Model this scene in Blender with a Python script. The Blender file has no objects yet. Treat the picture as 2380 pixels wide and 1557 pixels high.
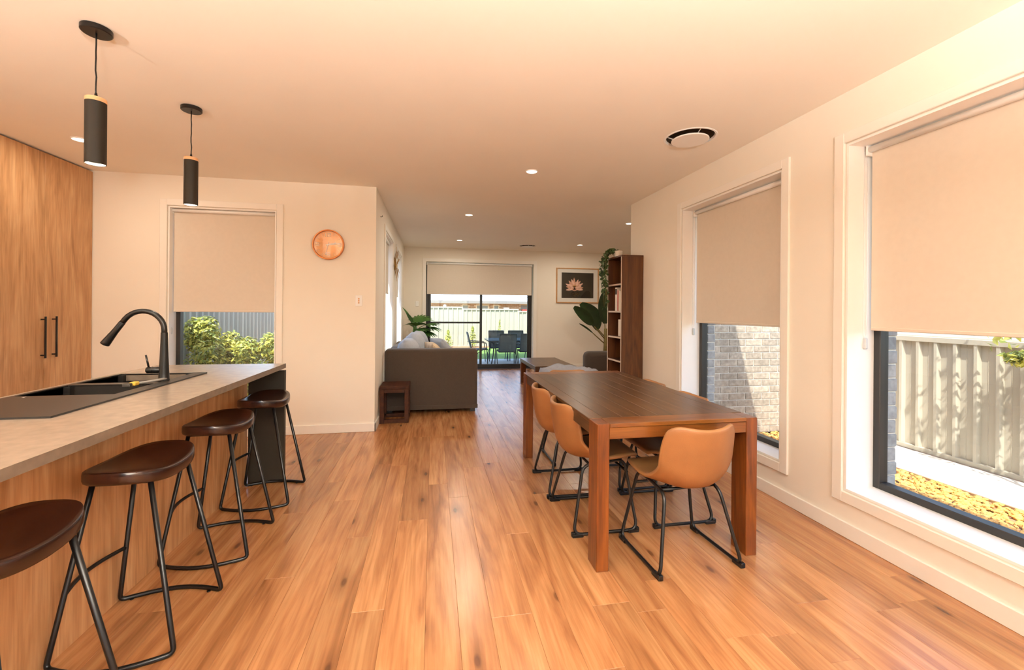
import bpy, bmesh, math, random
from mathutils import Vector, Matrix
random.seed(7)
PI = math.pi
S = bpy.context.scene
COL = S.collection

# ------------------------------------------------------------------ camera
F_PX, YAW, ROLL, CY, CAM_H = 987.05, 0.18354, 0.008276, 718.84, 1.36
fwd = Vector((math.sin(YAW), math.cos(YAW), 0)); rgt = Vector((math.cos(YAW), -math.sin(YAW), 0)); up = Vector((0, 0, 1))
r2 = rgt * math.cos(ROLL) + up * math.sin(ROLL); u2 = up * math.cos(ROLL) - rgt * math.sin(ROLL)
cam_data = bpy.data.cameras.new('camera'); cam = bpy.data.objects.new('camera', cam_data); COL.objects.link(cam)
cam.matrix_world = Matrix(((r2.x, u2.x, -fwd.x, 0), (r2.y, u2.y, -fwd.y, 0), (r2.z, u2.z, -fwd.z, CAM_H), (0, 0, 0, 1)))
cam_data.sensor_fit = 'HORIZONTAL'; cam_data.sensor_width = 36.0; cam_data.lens = F_PX / 2380 * 36.0
cam_data.shift_y = -(778.5 - CY) / 2380; cam_data.clip_start = 0.05; cam_data.clip_end = 300
S.camera = cam

# ------------------------------------------------------------------ world, sun, exposure
SUN_STRENGTH, SKY_STRENGTH = 7.5, 0.66
DOWN_W, LIVING_W, KITCHEN_W, PENDANT_W = 5.5, 13.0, 7.0, 3.0
LAMP_COL = (1.0, 0.885, 0.72)
UPLIGHT_W = (130.0, 520.0)
w = bpy.data.worlds.new('sky'); S.world = w; w.use_nodes = True
nt = w.node_tree; nt.nodes.clear()
sky = nt.nodes.new('ShaderNodeTexSky'); sky.sky_type = 'NISHITA'; sky.sun_disc = False
sky.sun_elevation = math.radians(58); sky.sun_rotation = math.radians(206); sky.altitude = 50; sky.air_density = 1.0; sky.dust_density = 1.5
bg = nt.nodes.new('ShaderNodeBackground'); bg.inputs['Strength'].default_value = SKY_STRENGTH
ow = nt.nodes.new('ShaderNodeOutputWorld'); nt.links.new(sky.outputs[0], bg.inputs[0]); nt.links.new(bg.outputs[0], ow.inputs[0])
sd = bpy.data.lights.new('sun', 'SUN'); sd.energy = SUN_STRENGTH; sd.angle = math.radians(0.53); sd.color = (1.0, 0.95, 0.86)
so = bpy.data.objects.new('sun', sd); COL.objects.link(so)
so.rotation_euler = Vector((0.27, 0.55, -1.0)).to_track_quat('-Z', 'Y').to_euler(); so.location = (-3, -6, 12)
S.view_settings.view_transform = 'Standard'; S.view_settings.look = 'None'; S.view_settings.gamma = 1.0
S.view_settings.use_curve_mapping = False; S.view_settings.exposure = 0.28
S.cycles.use_denoising = True; S.cycles.max_bounces = 9; S.cycles.diffuse_bounces = 6; S.cycles.glossy_bounces = 4
S.cycles.transparent_max_bounces = 12; S.cycles.sample_clamp_indirect = 6.0; S.cycles.blur_glossy = 0.5
S.cycles.caustics_reflective = False; S.cycles.caustics_refractive = False

# ------------------------------------------------------------------ materials
def lin(r, g, b):
    return tuple((c / 12.92 if c <= 0.04045 else ((c + 0.055) / 1.055) ** 2.4) for c in (r / 255, g / 255, b / 255)) + (1.0,)
MATS = {}
def base(name):
    m = bpy.data.materials.new(name); m.use_nodes = True
    MATS[name] = m
    return m, m.node_tree, m.node_tree.nodes['Principled BSDF']
def mat(name, col, rough=0.5, metal=0.0, spec=0.5, var=0.08, scale=6.0, stretch=(1, 1, 1), bump=0.0, rnd=0.0, coat=0.0, emit=None, sheen=0.0, trans=0.0):
    m, t, p = base(name)
    c = lin(*col)
    tc = t.nodes.new('ShaderNodeTexCoord'); mp = t.nodes.new('ShaderNodeMapping'); mp.inputs['Scale'].default_value = stretch
    oi = t.nodes.new('ShaderNodeObjectInfo'); ad = t.nodes.new('ShaderNodeVectorMath'); ad.operation = 'ADD'
    ml = t.nodes.new('ShaderNodeMath'); ml.operation = 'MULTIPLY'; ml.inputs[1].default_value = 37.0
    t.links.new(oi.outputs['Random'], ml.inputs[0]); t.links.new(tc.outputs['Object'], ad.inputs[0]); t.links.new(ml.outputs[0], ad.inputs[1])
    t.links.new(ad.outputs[0], mp.inputs['Vector'])
    n = t.nodes.new('ShaderNodeTexNoise'); n.inputs['Scale'].default_value = scale; n.inputs['Detail'].default_value = 5
    t.links.new(mp.outputs[0], n.inputs['Vector'])
    r = t.nodes.new('ShaderNodeValToRGB')
    r.color_ramp.elements[0].position = 0.3; r.color_ramp.elements[1].position = 0.7
    r.color_ramp.elements[0].color = tuple(x * (1 - var) for x in c[:3]) + (1,); r.color_ramp.elements[1].color = tuple(min(1, x * (1 + var)) for x in c[:3]) + (1,)
    t.links.new(n.outputs['Fac'], r.inputs['Fac'])
    src = r.outputs['Color']
    if rnd:
        hv = t.nodes.new('ShaderNodeHueSaturation'); mr = t.nodes.new('ShaderNodeMapRange')
        mr.inputs['To Min'].default_value = 1 - rnd; mr.inputs['To Max'].default_value = 1 + rnd
        t.links.new(oi.outputs['Random'], mr.inputs['Value']); t.links.new(mr.outputs[0], hv.inputs['Value']); t.links.new(src, hv.inputs['Color'])
        src = hv.outputs['Color']
    t.links.new(src, p.inputs['Base Color'])
    p.inputs['Roughness'].default_value = rough; p.inputs['Metallic'].default_value = metal
    p.inputs['Specular IOR Level'].default_value = spec; p.inputs['Coat Weight'].default_value = coat
    if sheen: p.inputs['Sheen Weight'].default_value = sheen
    if bump:
        b = t.nodes.new('ShaderNodeBump'); b.inputs['Strength'].default_value = bump; b.inputs['Distance'].default_value = 0.004
        n2 = t.nodes.new('ShaderNodeTexNoise'); n2.inputs['Scale'].default_value = scale * 25; n2.inputs['Detail'].default_value = 3
        t.links.new(mp.outputs[0], n2.inputs['Vector']); t.links.new(n2.outputs['Fac'], b.inputs['Height']); t.links.new(b.outputs[0], p.inputs['Normal'])
    if emit:
        p.inputs['Emission Color'].default_value = emit[:3] + (1,); p.inputs['Emission Strength'].default_value = emit[3]
    if trans:
        tr = t.nodes.new('ShaderNodeBsdfTranslucent'); t.links.new(src, tr.inputs['Color'])
        mx = t.nodes.new('ShaderNodeMixShader'); mx.inputs[0].default_value = trans
        t.links.new(p.outputs[0], mx.inputs[1]); t.links.new(tr.outputs[0], mx.inputs[2]); t.links.new(mx.outputs[0], t.nodes['Material Output'].inputs[0])
    return m
def wood(name, cols, axis=1, scale=1.0, rough=0.4, rnd=0.1, grain=0.5, knots=0.0, spec=0.5, bump=0.05, coat=0.0):
    """cols: three colours dark, mid, light; axis: direction of the grain"""
    m, t, p = base(name); L = t.links.new
    tc = t.nodes.new('ShaderNodeTexCoord'); oi = t.nodes.new('ShaderNodeObjectInfo')
    ml = t.nodes.new('ShaderNodeMath'); ml.operation = 'MULTIPLY'; ml.inputs[1].default_value = 61.0; L(oi.outputs['Random'], ml.inputs[0])
    ad = t.nodes.new('ShaderNodeVectorMath'); ad.operation = 'ADD'; L(tc.outputs['Object'], ad.inputs[0]); L(ml.outputs[0], ad.inputs[1])
    def mapped(a, b):
        mp = t.nodes.new('ShaderNodeMapping'); s = [b, b, b]; s[axis] = a; mp.inputs['Scale'].default_value = s; L(ad.outputs[0], mp.inputs['Vector']); return mp
    m1 = mapped(0.75 * scale, 6.0 * scale); n1 = t.nodes.new('ShaderNodeTexNoise'); n1.inputs['Scale'].default_value = 1.0; n1.inputs['Detail'].default_value = 5; n1.inputs['Distortion'].default_value = 2.2
    L(m1.outputs[0], n1.inputs['Vector'])
    m2 = mapped(3.0 * scale, 70.0 * scale); n2 = t.nodes.new('ShaderNodeTexNoise'); n2.inputs['Scale'].default_value = 1.0; n2.inputs['Detail'].default_value = 4; n2.inputs['Distortion'].default_value = 0.4
    L(m2.outputs[0], n2.inputs['Vector'])
    r = t.nodes.new('ShaderNodeValToRGB'); cr = r.color_ramp
    cr.elements[0].position = 0.25; cr.elements[0].color = lin(*cols[0]); cr.elements[1].position = 0.75; cr.elements[1].color = lin(*cols[2])
    e = cr.elements.new(0.48); e.color = lin(*cols[1])
    L(n1.outputs['Fac'], r.inputs['Fac'])
    mx = t.nodes.new('ShaderNodeMix'); mx.data_type = 'RGBA'; mx.blend_type = 'MULTIPLY'; mx.inputs['Factor'].default_value = grain
    r2_ = t.nodes.new('ShaderNodeValToRGB'); r2_.color_ramp.elements[0].position = 0.32; r2_.color_ramp.elements[1].position = 0.6
    r2_.color_ramp.elements[0].color = (0.6, 0.52, 0.45, 1); r2_.color_ramp.elements[1].color = (1.06, 1.06, 1.06, 1)
    L(n2.outputs['Fac'], r2_.inputs['Fac']); L(r.outputs['Color'], mx.inputs['A']); L(r2_.outputs['Color'], mx.inputs['B'])
    src = mx.outputs['Result']
    if knots:
        m3 = mapped(1.7, 4.6); v = t.nodes.new('ShaderNodeTexVoronoi'); v.voronoi_dimensions = '2D'; v.inputs['Scale'].default_value = 1.0; v.inputs['Randomness'].default_value = 1.0
        L(m3.outputs[0], v.inputs['Vector'])
        kr = t.nodes.new('ShaderNodeValToRGB'); kr.color_ramp.elements[0].position = 0.035; kr.color_ramp.elements[1].position = 0.27
        kr.color_ramp.elements[0].color = (0.2, 0.13, 0.1, 1); kr.color_ramp.elements[1].color = (1, 1, 1, 1)
        e = kr.color_ramp.elements.new(0.075); e.color = (0.66, 0.58, 0.52, 1)
        L(v.outputs['Distance'], kr.inputs['Fac'])
        # only some of the cells carry a knot
        sep = t.nodes.new('ShaderNodeSeparateColor'); L(v.outputs['Color'], sep.inputs[0])
        gt = t.nodes.new('ShaderNodeMath'); gt.operation = 'GREATER_THAN'; gt.inputs[1].default_value = 0.66; L(sep.outputs[0], gt.inputs[0])
        gm = t.nodes.new('ShaderNodeMath'); gm.operation = 'MULTIPLY'; gm.inputs[1].default_value = knots; L(gt.outputs[0], gm.inputs[0])
        mk = t.nodes.new('ShaderNodeMix'); mk.data_type = 'RGBA'; mk.blend_type = 'MULTIPLY'; L(gm.outputs[0], mk.inputs['Factor'])
        L(src, mk.inputs['A']); L(kr.outputs['Color'], mk.inputs['B']); src = mk.outputs['Result']
    hv = t.nodes.new('ShaderNodeHueSaturation'); mr = t.nodes.new('ShaderNodeMapRange'); mr.inputs['To Min'].default_value = 1 - rnd; mr.inputs['To Max'].default_value = 1 + rnd
    L(oi.outputs['Random'], mr.inputs['Value']); L(mr.outputs[0], hv.inputs['Value']); L(src, hv.inputs['Color'])
    L(hv.outputs['Color'], p.inputs['Base Color'])
    p.inputs['Roughness'].default_value = rough; p.inputs['Specular IOR Level'].default_value = spec; p.inputs['Coat Weight'].default_value = coat; p.inputs['Coat Roughness'].default_value = 0.15
    if bump:
        b = t.nodes.new('ShaderNodeBump'); b.inputs['Strength'].default_value = bump; b.inputs['Distance'].default_value = 0.003
        L(n2.outputs['Fac'], b.inputs['Height']); L(b.outputs[0], p.inputs['Normal'])
    return m
def glass(name, tint=(0.96, 0.98, 0.97), refl=1.0):
    m, t, p = base(name); t.nodes.remove(p); L = t.links.new
    tr = t.nodes.new('ShaderNodeBsdfTransparent'); tr.inputs[0].default_value = tint + (1,)
    gl = t.nodes.new('ShaderNodeBsdfGlossy'); gl.inputs['Roughness'].default_value = 0.01
    fr = t.nodes.new('ShaderNodeLayerWeight'); fr.inputs[0].default_value = 0.5
    pw = t.nodes.new('ShaderNodeMath'); pw.operation = 'POWER'; pw.inputs[1].default_value = 5.0; L(fr.outputs['Facing'], pw.inputs[0])
    mu = t.nodes.new('ShaderNodeMath'); mu.operation = 'MULTIPLY_ADD'; mu.inputs[1].default_value = 0.7 * refl; mu.inputs[2].default_value = 0.035 * refl; L(pw.outputs[0], mu.inputs[0])
    mx = t.nodes.new('ShaderNodeMixShader'); L(mu.outputs[0], mx.inputs[0]); L(tr.outputs[0], mx.inputs[1]); L(gl.outputs[0], mx.inputs[2])
    L(mx.outputs[0], t.nodes['Material Output'].inputs[0])
    return m

WALL = mat('wall_paint', (238, 232, 220), rough=0.85, spec=0.2, var=0.012, scale=2)
CEIL = mat('ceiling_paint', (245, 241, 232), rough=0.9, spec=0.1, var=0.01, scale=2)
TRIM = mat('white_gloss_paint', (240, 236, 228), rough=0.4, spec=0.4, var=0.01)
REVEAL = mat('reveal_paint', (243, 242, 240), rough=0.55, spec=0.3, var=0.01)
FLOORM = wood('floor_boards', ((140, 91, 54), (176, 122, 78), (196, 146, 98)), axis=1, scale=1.0, rough=0.27, rnd=0.15, grain=0.5, knots=0.85, spec=0.8, bump=0.006)
OAK = wood('oak_laminate', ((160, 116, 76), (189, 143, 99), (206, 165, 122)), axis=2, scale=1.3, rough=0.42, rnd=0.05, grain=0.45, spec=0.4, bump=0.02)
STONE = mat('stone_laminate', (156, 140, 124), rough=0.24, spec=0.7, var=0.10, scale=22, bump=0.02)
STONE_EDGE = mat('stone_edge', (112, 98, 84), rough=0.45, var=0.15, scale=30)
TABLEW = wood('acacia_brown', ((54, 32, 16), (78, 50, 27), (100, 70, 40)), axis=1, scale=1.6, rough=0.33, rnd=0.12, grain=0.6, spec=0.5, bump=0.06)
TABLEW_X = wood('acacia_brown_x', ((78, 40, 13), (110, 62, 22), (134, 84, 34)), axis=0, scale=1.6, rough=0.3, rnd=0.1, grain=0.6, spec=0.5, bump=0.05)
TABLEW_Z = wood('acacia_brown_z', ((70, 31, 8), (104, 52, 15), (130, 72, 24)), axis=2, scale=1.6, rough=0.32, rnd=0.08, grain=0.6, spec=0.5, bump=0.05)
SEATW = wood('dark_stool_wood', ((24, 11, 7), (40, 18, 10), (58, 28, 16)), axis=1, scale=2.0, rough=0.24, rnd=0.1, grain=0.5, spec=0.6, bump=0.03)
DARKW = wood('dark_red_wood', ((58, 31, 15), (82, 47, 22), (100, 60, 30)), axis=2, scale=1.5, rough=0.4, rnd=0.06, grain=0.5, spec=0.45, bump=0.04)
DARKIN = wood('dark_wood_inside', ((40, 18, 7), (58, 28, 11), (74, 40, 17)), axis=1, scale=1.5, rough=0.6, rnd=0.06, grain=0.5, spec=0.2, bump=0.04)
CAPW = mat('pale_wood', (222, 170, 124), rough=0.5, var=0.1, scale=12, stretch=(1, 1, 6))
BLACKM = mat('black_metal', (12, 11, 11), rough=0.34, spec=0.4, var=0.1)
MATTEB = mat('matt_black', (38, 32, 24), rough=0.55, spec=0.25, var=0.1)
ALUB = mat('black_aluminium', (34, 32, 31), rough=0.4, spec=0.5, var=0.05)
SINKM = mat('black_granite', (30, 27, 25), rough=0.36, spec=0.6, var=0.2, scale=120)
LEATHER = mat('tan_leather', (150, 105, 64), rough=0.42, spec=0.45, var=0.1, scale=7, bump=0.12)
LEATHER_SHADED = mat('shaded_leather', (140, 92, 52), rough=0.5, spec=0.4, var=0.12, scale=7, bump=0.12)  # same tan leather, darkened for the shade inside the shell
SEAMM = mat('seam_thread', (140, 84, 42), rough=0.6)
BLIND = mat('blind_fabric', (218, 208, 194), rough=0.85, spec=0.15, var=0.015, scale=30)
WHITEP = mat('white_plastic', (242, 242, 240), rough=0.35, spec=0.5, var=0.01)
CLEARP = mat('grey_plastic', (196, 202, 206), rough=0.3, spec=0.5, var=0.03)
CHARC = mat('charcoal_laminate', (40, 36, 28), rough=0.5, spec=0.4, var=0.06)
CHROME = mat('satin_steel', (200, 198, 194), rough=0.25, metal=1.0)
SOFAF = mat('grey_upholstery', (70, 59, 51), rough=0.9, spec=0.2, var=0.06, scale=60, bump=0.15, sheen=0.2)
SOFAL = mat('light_grey_cushion', (178, 184, 194), rough=0.9, spec=0.2, var=0.05, scale=40, bump=0.15)
BLANKET = mat('grey_blanket', (158, 158, 166), rough=0.95, spec=0.1, var=0.08, scale=30, bump=0.3)
PATTERNC = mat('beige_patterned_cotton', (206, 184, 156), rough=0.9, var=0.35, scale=14, stretch=(1, 4, 1))
COPPER = mat('copper_rim', (206, 128, 66), rough=0.35, metal=0.4, var=0.05)
COPFACE = mat('rose_copper_face', (206, 142, 84), rough=0.16, metal=0.35, var=0.02)
DIALW = mat('dial_white', (255, 252, 246), rough=0.5, var=0.01, emit=None)
GOLD = mat('brushed_gold', (170, 124, 52), rough=0.35, metal=0.8, var=0.2)
FRAMEW = mat('oak_frame', (196, 146, 92), rough=0.4, var=0.12, scale=20)
MATW = mat('mount_board', (236, 232, 224), rough=0.8, var=0.01)
PRINTD = mat('print_dark_green', (46, 36, 18), rough=0.6, var=0.4, scale=5)
PRINTG = mat('print_ochre', (104, 76, 24), rough=0.6, var=0.5, scale=24)
PETAL = mat('print_petal', (228, 182, 160), rough=0.6, var=0.14, scale=30)
PETALC = mat('print_petal_core', (206, 150, 92), rough=0.6, var=0.14, scale=30)
PETALB = mat('print_petal_shade', (212, 158, 132), rough=0.6, var=0.14, scale=30)
GLASS = glass('window_glass'); TABLEGLASS = mat('blue_grey_glass', (120, 150, 176), rough=0.08, spec=0.7, var=0.03)
LEAFD = mat('dark_leaf', (30, 52, 20), rough=0.32, spec=0.5, var=0.3, scale=10, rnd=0.15)
LEAFP = mat('palm_leaf', (62, 104, 38), rough=0.4, spec=0.5, var=0.25, scale=12, rnd=0.15)
LEAFI = mat('ivy_leaf', (56, 80, 36), rough=0.5, var=0.3, scale=30, rnd=0.3)
STEMM = mat('plant_stem', (112, 96, 44), rough=0.6, var=0.2, scale=20)
BUSH = mat('bush_leaf', (140, 152, 78), rough=0.4, spec=0.5, var=0.55, scale=3.5, trans=0.25)
BUSHY = mat('yellow_leaf', (212, 208, 104), rough=0.4, spec=0.5, var=0.4, scale=4, trans=0.3)
POTT = mat('tan_pot', (196, 150, 110), rough=0.7, var=0.1)
POTW = mat('white_pot', (232, 220, 206), rough=0.5, var=0.02)
BRICKM = mat('tan_brick', (172, 158, 142), rough=0.9, spec=0.2, var=0.28, scale=25, bump=0.5, rnd=0.14)
BRICK_SHADED = mat('shaded_brick', (160, 160, 162), rough=0.9, spec=0.2, var=0.25, scale=25, bump=0.5, rnd=0.12)  # cool shade of the window jambs put into the brick colour
MORTAR = mat('mortar', (232, 226, 216), rough=0.95, var=0.06, scale=40, bump=0.4)
FENCEM = mat('fence_steel', (184, 176, 160), rough=0.45, spec=0.4, var=0.03, scale=2)
FENCEB = mat('fence_cream', (172, 168, 152), rough=0.5, spec=0.4, var=0.03, scale=2)
FENCEG = mat('fence_grey', (176, 178, 172), rough=0.45, spec=0.4, var=0.03, scale=2)
CONC = mat('concrete', (206, 200, 190), rough=0.9, var=0.08, scale=3, bump=0.2)
PATIO = mat('patio_concrete', (212, 212, 210), rough=0.8, var=0.08, scale=3, bump=0.1)
SOIL = mat('soil', (150, 116, 84), rough=1.0, var=0.3, scale=12, bump=0.4)
GRAVEL = mat('yellow_gravel', (206, 156, 84), rough=0.8, var=0.45, scale=30)
GRASS = mat('lawn_grass', (104, 136, 62), rough=0.9, var=0.35, scale=14, bump=0.5)
ROOFM = mat('roof_metal', (186, 190, 198), rough=0.5, var=0.04)
FASCIA = mat('grey_fascia', (128, 126, 120), rough=0.5, var=0.03)
HOUSEB = mat('far_brick', (170, 142, 112), rough=0.9, var=0.3, scale=20)
HOUSEM = mat('far_mortar', (216, 204, 184), rough=0.9)
HWIN = mat('far_window', (130, 142, 140), rough=0.15, var=0.05)
CREAM = mat('cream_paint', (226, 220, 198), rough=0.6, var=0.02)
REDP = mat('red_paint', (206, 92, 74), rough=0.5)
STEELG = mat('outdoor_frame', (62, 70, 74), rough=0.4, spec=0.5, var=0.05)
SLING = mat('outdoor_sling', (96, 100, 102), rough=0.7, var=0.08, scale=60)
LAMPM = mat('lamp_lens', (255, 244, 226), rough=0.5, emit=(1.0, 0.86, 0.66, 9.0))
VENTD = mat('vent_dark', (74, 58, 42), rough=0.7, var=0.2, scale=20)
BOOKW = mat('book_white', (226, 216, 204), rough=0.6, var=0.03)
BOOKR = mat('book_red', (190, 40, 34), rough=0.5)
BOOKK = mat('book_dark', (58, 52, 46), rough=0.6)
BOOKC = mat('book_cream', (206, 196, 170), rough=0.6)
YELLOW = mat('yellow_band', (226, 184, 74), rough=0.5)
GREYP = mat('grey_strap', (150, 146, 140), rough=0.5)
EDGE_GLINT = mat('edge_glint_tone', (196, 176, 160), rough=0.35)  # window reflection on the dark wood edges, put into the colour

# ------------------------------------------------------------------ helpers
def link(o, parent=None):
    COL.objects.link(o)
    if parent is not None: o.parent = parent
    return o
def tag(o, label=None, cat=None, group=None, kind=None):
    if label: o['label'] = label
    if cat: o['category'] = cat
    if group: o['group'] = group
    if kind: o['kind'] = kind
    return o
def empty(name, loc=(0, 0, 0), rz=0.0, label=None, cat=None, group=None, kind=None):
    o = bpy.data.objects.new(name, None); o.empty_display_size = 0.1; link(o)
    o.location = loc; o.rotation_euler = (0, 0, rz)
    return tag(o, label, cat, group, kind)
def obj(name, bm, m, parent=None, smooth=False, loc=None, angle=None):
    me = bpy.data.meshes.new(name)
    bmesh.ops.recalc_face_normals(bm, faces=bm.faces[:])
    bm.to_mesh(me); bm.free()
    for x in (m if isinstance(m, (list, tuple)) else [m]): me.materials.append(x)
    if smooth:
        for p in me.polygons: p.use_smooth = True
        if angle is not None:
            try: me.set_sharp_from_angle(angle=angle)
            except Exception: pass
    o = bpy.data.objects.new(name, me); link(o, parent)
    if loc: o.location = loc
    return o
def BM(): return bmesh.new()
def box(bm, x0, x1, y0, y1, z0, z1, bev=0.0, mi=0, seg=1):
    x0, x1 = min(x0, x1), max(x0, x1); y0, y1 = min(y0, y1), max(y0, y1); z0, z1 = min(z0, z1), max(z0, z1)
    v = [bm.verts.new((x, y, z)) for z in (z0, z1) for y in (y0, y1) for x in (x0, x1)]
    fs = [bm.faces.new([v[i] for i in q]) for q in ((0, 2, 3, 1), (4, 5, 7, 6), (0, 1, 5, 4), (2, 6, 7, 3), (0, 4, 6, 2), (1, 3, 7, 5))]
    for f in fs: f.material_index = mi
    if bev:
        es = list({e for f in fs for e in f.edges})
        r = bmesh.ops.bevel(bm, geom=es, offset=bev, segments=seg, affect='EDGES', profile=0.5)
        for f in r['faces']: f.material_index = mi
    return v
def boxo(name, x0, x1, y0, y1, z0, z1, m, parent=None, bev=0.0, seg=1, smooth=False):
    b = BM(); box(b, x0, x1, y0, y1, z0, z1, bev, 0, seg); return obj(name, b, m, parent, smooth, angle=0.6 if smooth else None)
def fillet(pts, r, n=5, closed=False):
    pts = [Vector(p) for p in pts]; out = []; N = len(pts)
    for i, p in enumerate(pts):
        if not closed and i in (0, N - 1): out.append(p); continue
        a, c = pts[i - 1], pts[(i + 1) % N]
        d1, d2 = (a - p), (c - p); l1, l2 = d1.length, d2.length
        d1.normalize(); d2.normalize()
        rr = min(r, l1 * 0.45, l2 * 0.45)
        s, e = p + d1 * rr, p + d2 * rr
        for k in range(n + 1):
            t = k / n; out.append(s * (1 - t) ** 2 + p * 2 * t * (1 - t) + e * t * t)
    return out
def tube(bm, pts, r, seg=10, closed=False, mi=0):
    pts = [Vector(p) for p in pts]; N = len(pts); rings = []
    rad = r if isinstance(r, (list, tuple)) else [r] * N
    prev = None
    for i, p in enumerate(pts):
        if closed: d = pts[(i + 1) % N] - pts[i - 1]
        elif i == 0: d = pts[1] - p
        elif i == N - 1: d = p - pts[i - 1]
        else: d = pts[i + 1] - pts[i - 1]
        d.normalize()
        if prev is None:
            a = Vector((0, 0, 1)) if abs(d.z) < 0.9 else Vector((1, 0, 0)); u = d.cross(a).normalized()
        else:
            u = (prev - d * prev.dot(d)).normalized()
        prev = u; v = d.cross(u)
        rings.append([bm.verts.new(p + (u * math.cos(2 * PI * k / seg) + v * math.sin(2 * PI * k / seg)) * rad[i]) for k in range(seg)])
    for i in range(N if closed else N - 1):
        A, B = rings[i], rings[(i + 1) % N]
        off = 0
        if closed and i == N - 1:
            off = min(range(seg), key=lambda k: (A[0].co - B[k].co).length)
        for k in range(seg):
            f = bm.faces.new((A[k], A[(k + 1) % seg], B[(k + 1 + off) % seg], B[(k + off) % seg])); f.material_index = mi; f.smooth = True
    if not closed:
        f = bm.faces.new(rings[0][::-1]); f.material_index = mi
        f = bm.faces.new(rings[-1]); f.material_index = mi
def lathe(bm, prof, seg=24, c=(0, 0, 0), mi=0, axis='Z', caps=(1, 1)):
    rings = []
    for (r, z) in prof:
        ring = []
        for k in range(seg):
            a = 2 * PI * k / seg; x, y = max(r, 1e-4) * math.cos(a), max(r, 1e-4) * math.sin(a)
            q = (x, y, z) if axis == 'Z' else ((x, z, y) if axis == 'Y' else (z, x, y))
            ring.append(bm.verts.new((c[0] + q[0], c[1] + q[1], c[2] + q[2])))
        rings.append(ring)
    for i in range(len(rings) - 1):
        for k in range(seg):
            f = bm.faces.new((rings[i][k], rings[i][(k + 1) % seg], rings[i + 1][(k + 1) % seg], rings[i + 1][k])); f.material_index = mi; f.smooth = True
    for rg, cp in ((rings[0], caps[0]), (rings[-1], caps[1])):
        if cp: f = bm.faces.new(rg); f.material_index = mi
def wallgrid(bm, axis, pos0, pos1, a0, a1, b0, b1, openings):
    """slab across `axis` (0=x,1=y,2=z) between pos0..pos1 with rectangular openings (a0,a1,b0,b1) in the other two axes"""
    As = sorted({a0, a1, *[o[0] for o in openings], *[o[1] for o in openings]}); Bs = sorted({b0, b1, *[o[2] for o in openings], *[o[3] for o in openings]})
    As = [a for a in As if a0 <= a <= a1]; Bs = [b for b in Bs if b0 <= b <= b1]
    def solid(i, j):
        if i < 0 or j < 0 or i >= len(As) - 1 or j >= len(Bs) - 1: return False
        ca, cb = (As[i] + As[i + 1]) / 2, (Bs[j] + Bs[j + 1]) / 2
        return not any(o[0] < ca < o[1] and o[2] < cb < o[3] for o in openings)
    cache = {}
    def V(p, a, b):
        k = (p, a, b)
        if k not in cache:
            q = [0, 0, 0]; others = [x for x in (0, 1, 2) if x != axis]; q[axis] = p; q[others[0]] = a; q[others[1]] = b
            cache[k] = bm.verts.new(q)
        return cache[k]
    for i in range(len(As) - 1):
        for j in range(len(Bs) - 1):
            if not solid(i, j): continue
            A0, A1, B0, B1 = As[i], As[i + 1], Bs[j], Bs[j + 1]
            for p in (pos0, pos1): bm.faces.new((V(p, A0, B0), V(p, A1, B0), V(p, A1, B1), V(p, A0, B1)))
            for di, dj, e in ((-1, 0, ((A0, B0), (A0, B1))), (1, 0, ((A1, B0), (A1, B1))), (0, -1, ((A0, B0), (A1, B0))), (0, 1, ((A0, B1), (A1, B1)))):
                if not solid(i + di, j + dj):
                    (p, q), (r, s) = e; bm.faces.new((V(pos0, p, q), V(pos1, p, q), V(pos1, r, s), V(pos0, r, s)))
def copy_tree(o, parent=None):
    c = o.copy(); COL.objects.link(c)
    if parent is not None: c.parent = parent
    for ch in list(o.children): copy_tree(ch, c)
    return c
def rounded_block(bm, x0, x1, y0, y1, z0, z1, r, seg=4, mi=0):
    box(bm, x0, x1, y0, y1, z0, z1, r, mi, seg)
    for f in bm.faces: f.smooth = True
def cushion(bm, sx, sy, sz, n=12, p=2.6, mi=0):
    """puffed pillow: sx, sy full size, sz thickness"""
    g = {}
    for s in (1, -1):
        for i in range(n + 1):
            for j in range(n + 1):
                u, v = -1 + 2 * i / n, -1 + 2 * j / n
                e = (max(0, 1 - abs(u) ** p) * max(0, 1 - abs(v) ** p)) ** 0.45
                pull = 1 - 0.06 * (abs(u) * abs(v)) ** 2
                if e < 1e-6 and s < 0: g[(s, i, j)] = g[(1, i, j)]; continue
                g[(s, i, j)] = bm.verts.new((u * sx / 2 * pull, v * sy / 2 * pull, s * e * sz / 2))
        for i in range(n):
            for j in range(n):
                q = [g[(s, i, j)], g[(s, i + 1, j)], g[(s, i + 1, j + 1)], g[(s, i, j + 1)]]
                if len(set(q)) == 4:
                    f = bm.faces.new(q if s > 0 else q[::-1]); f.smooth = True; f.material_index = mi
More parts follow.
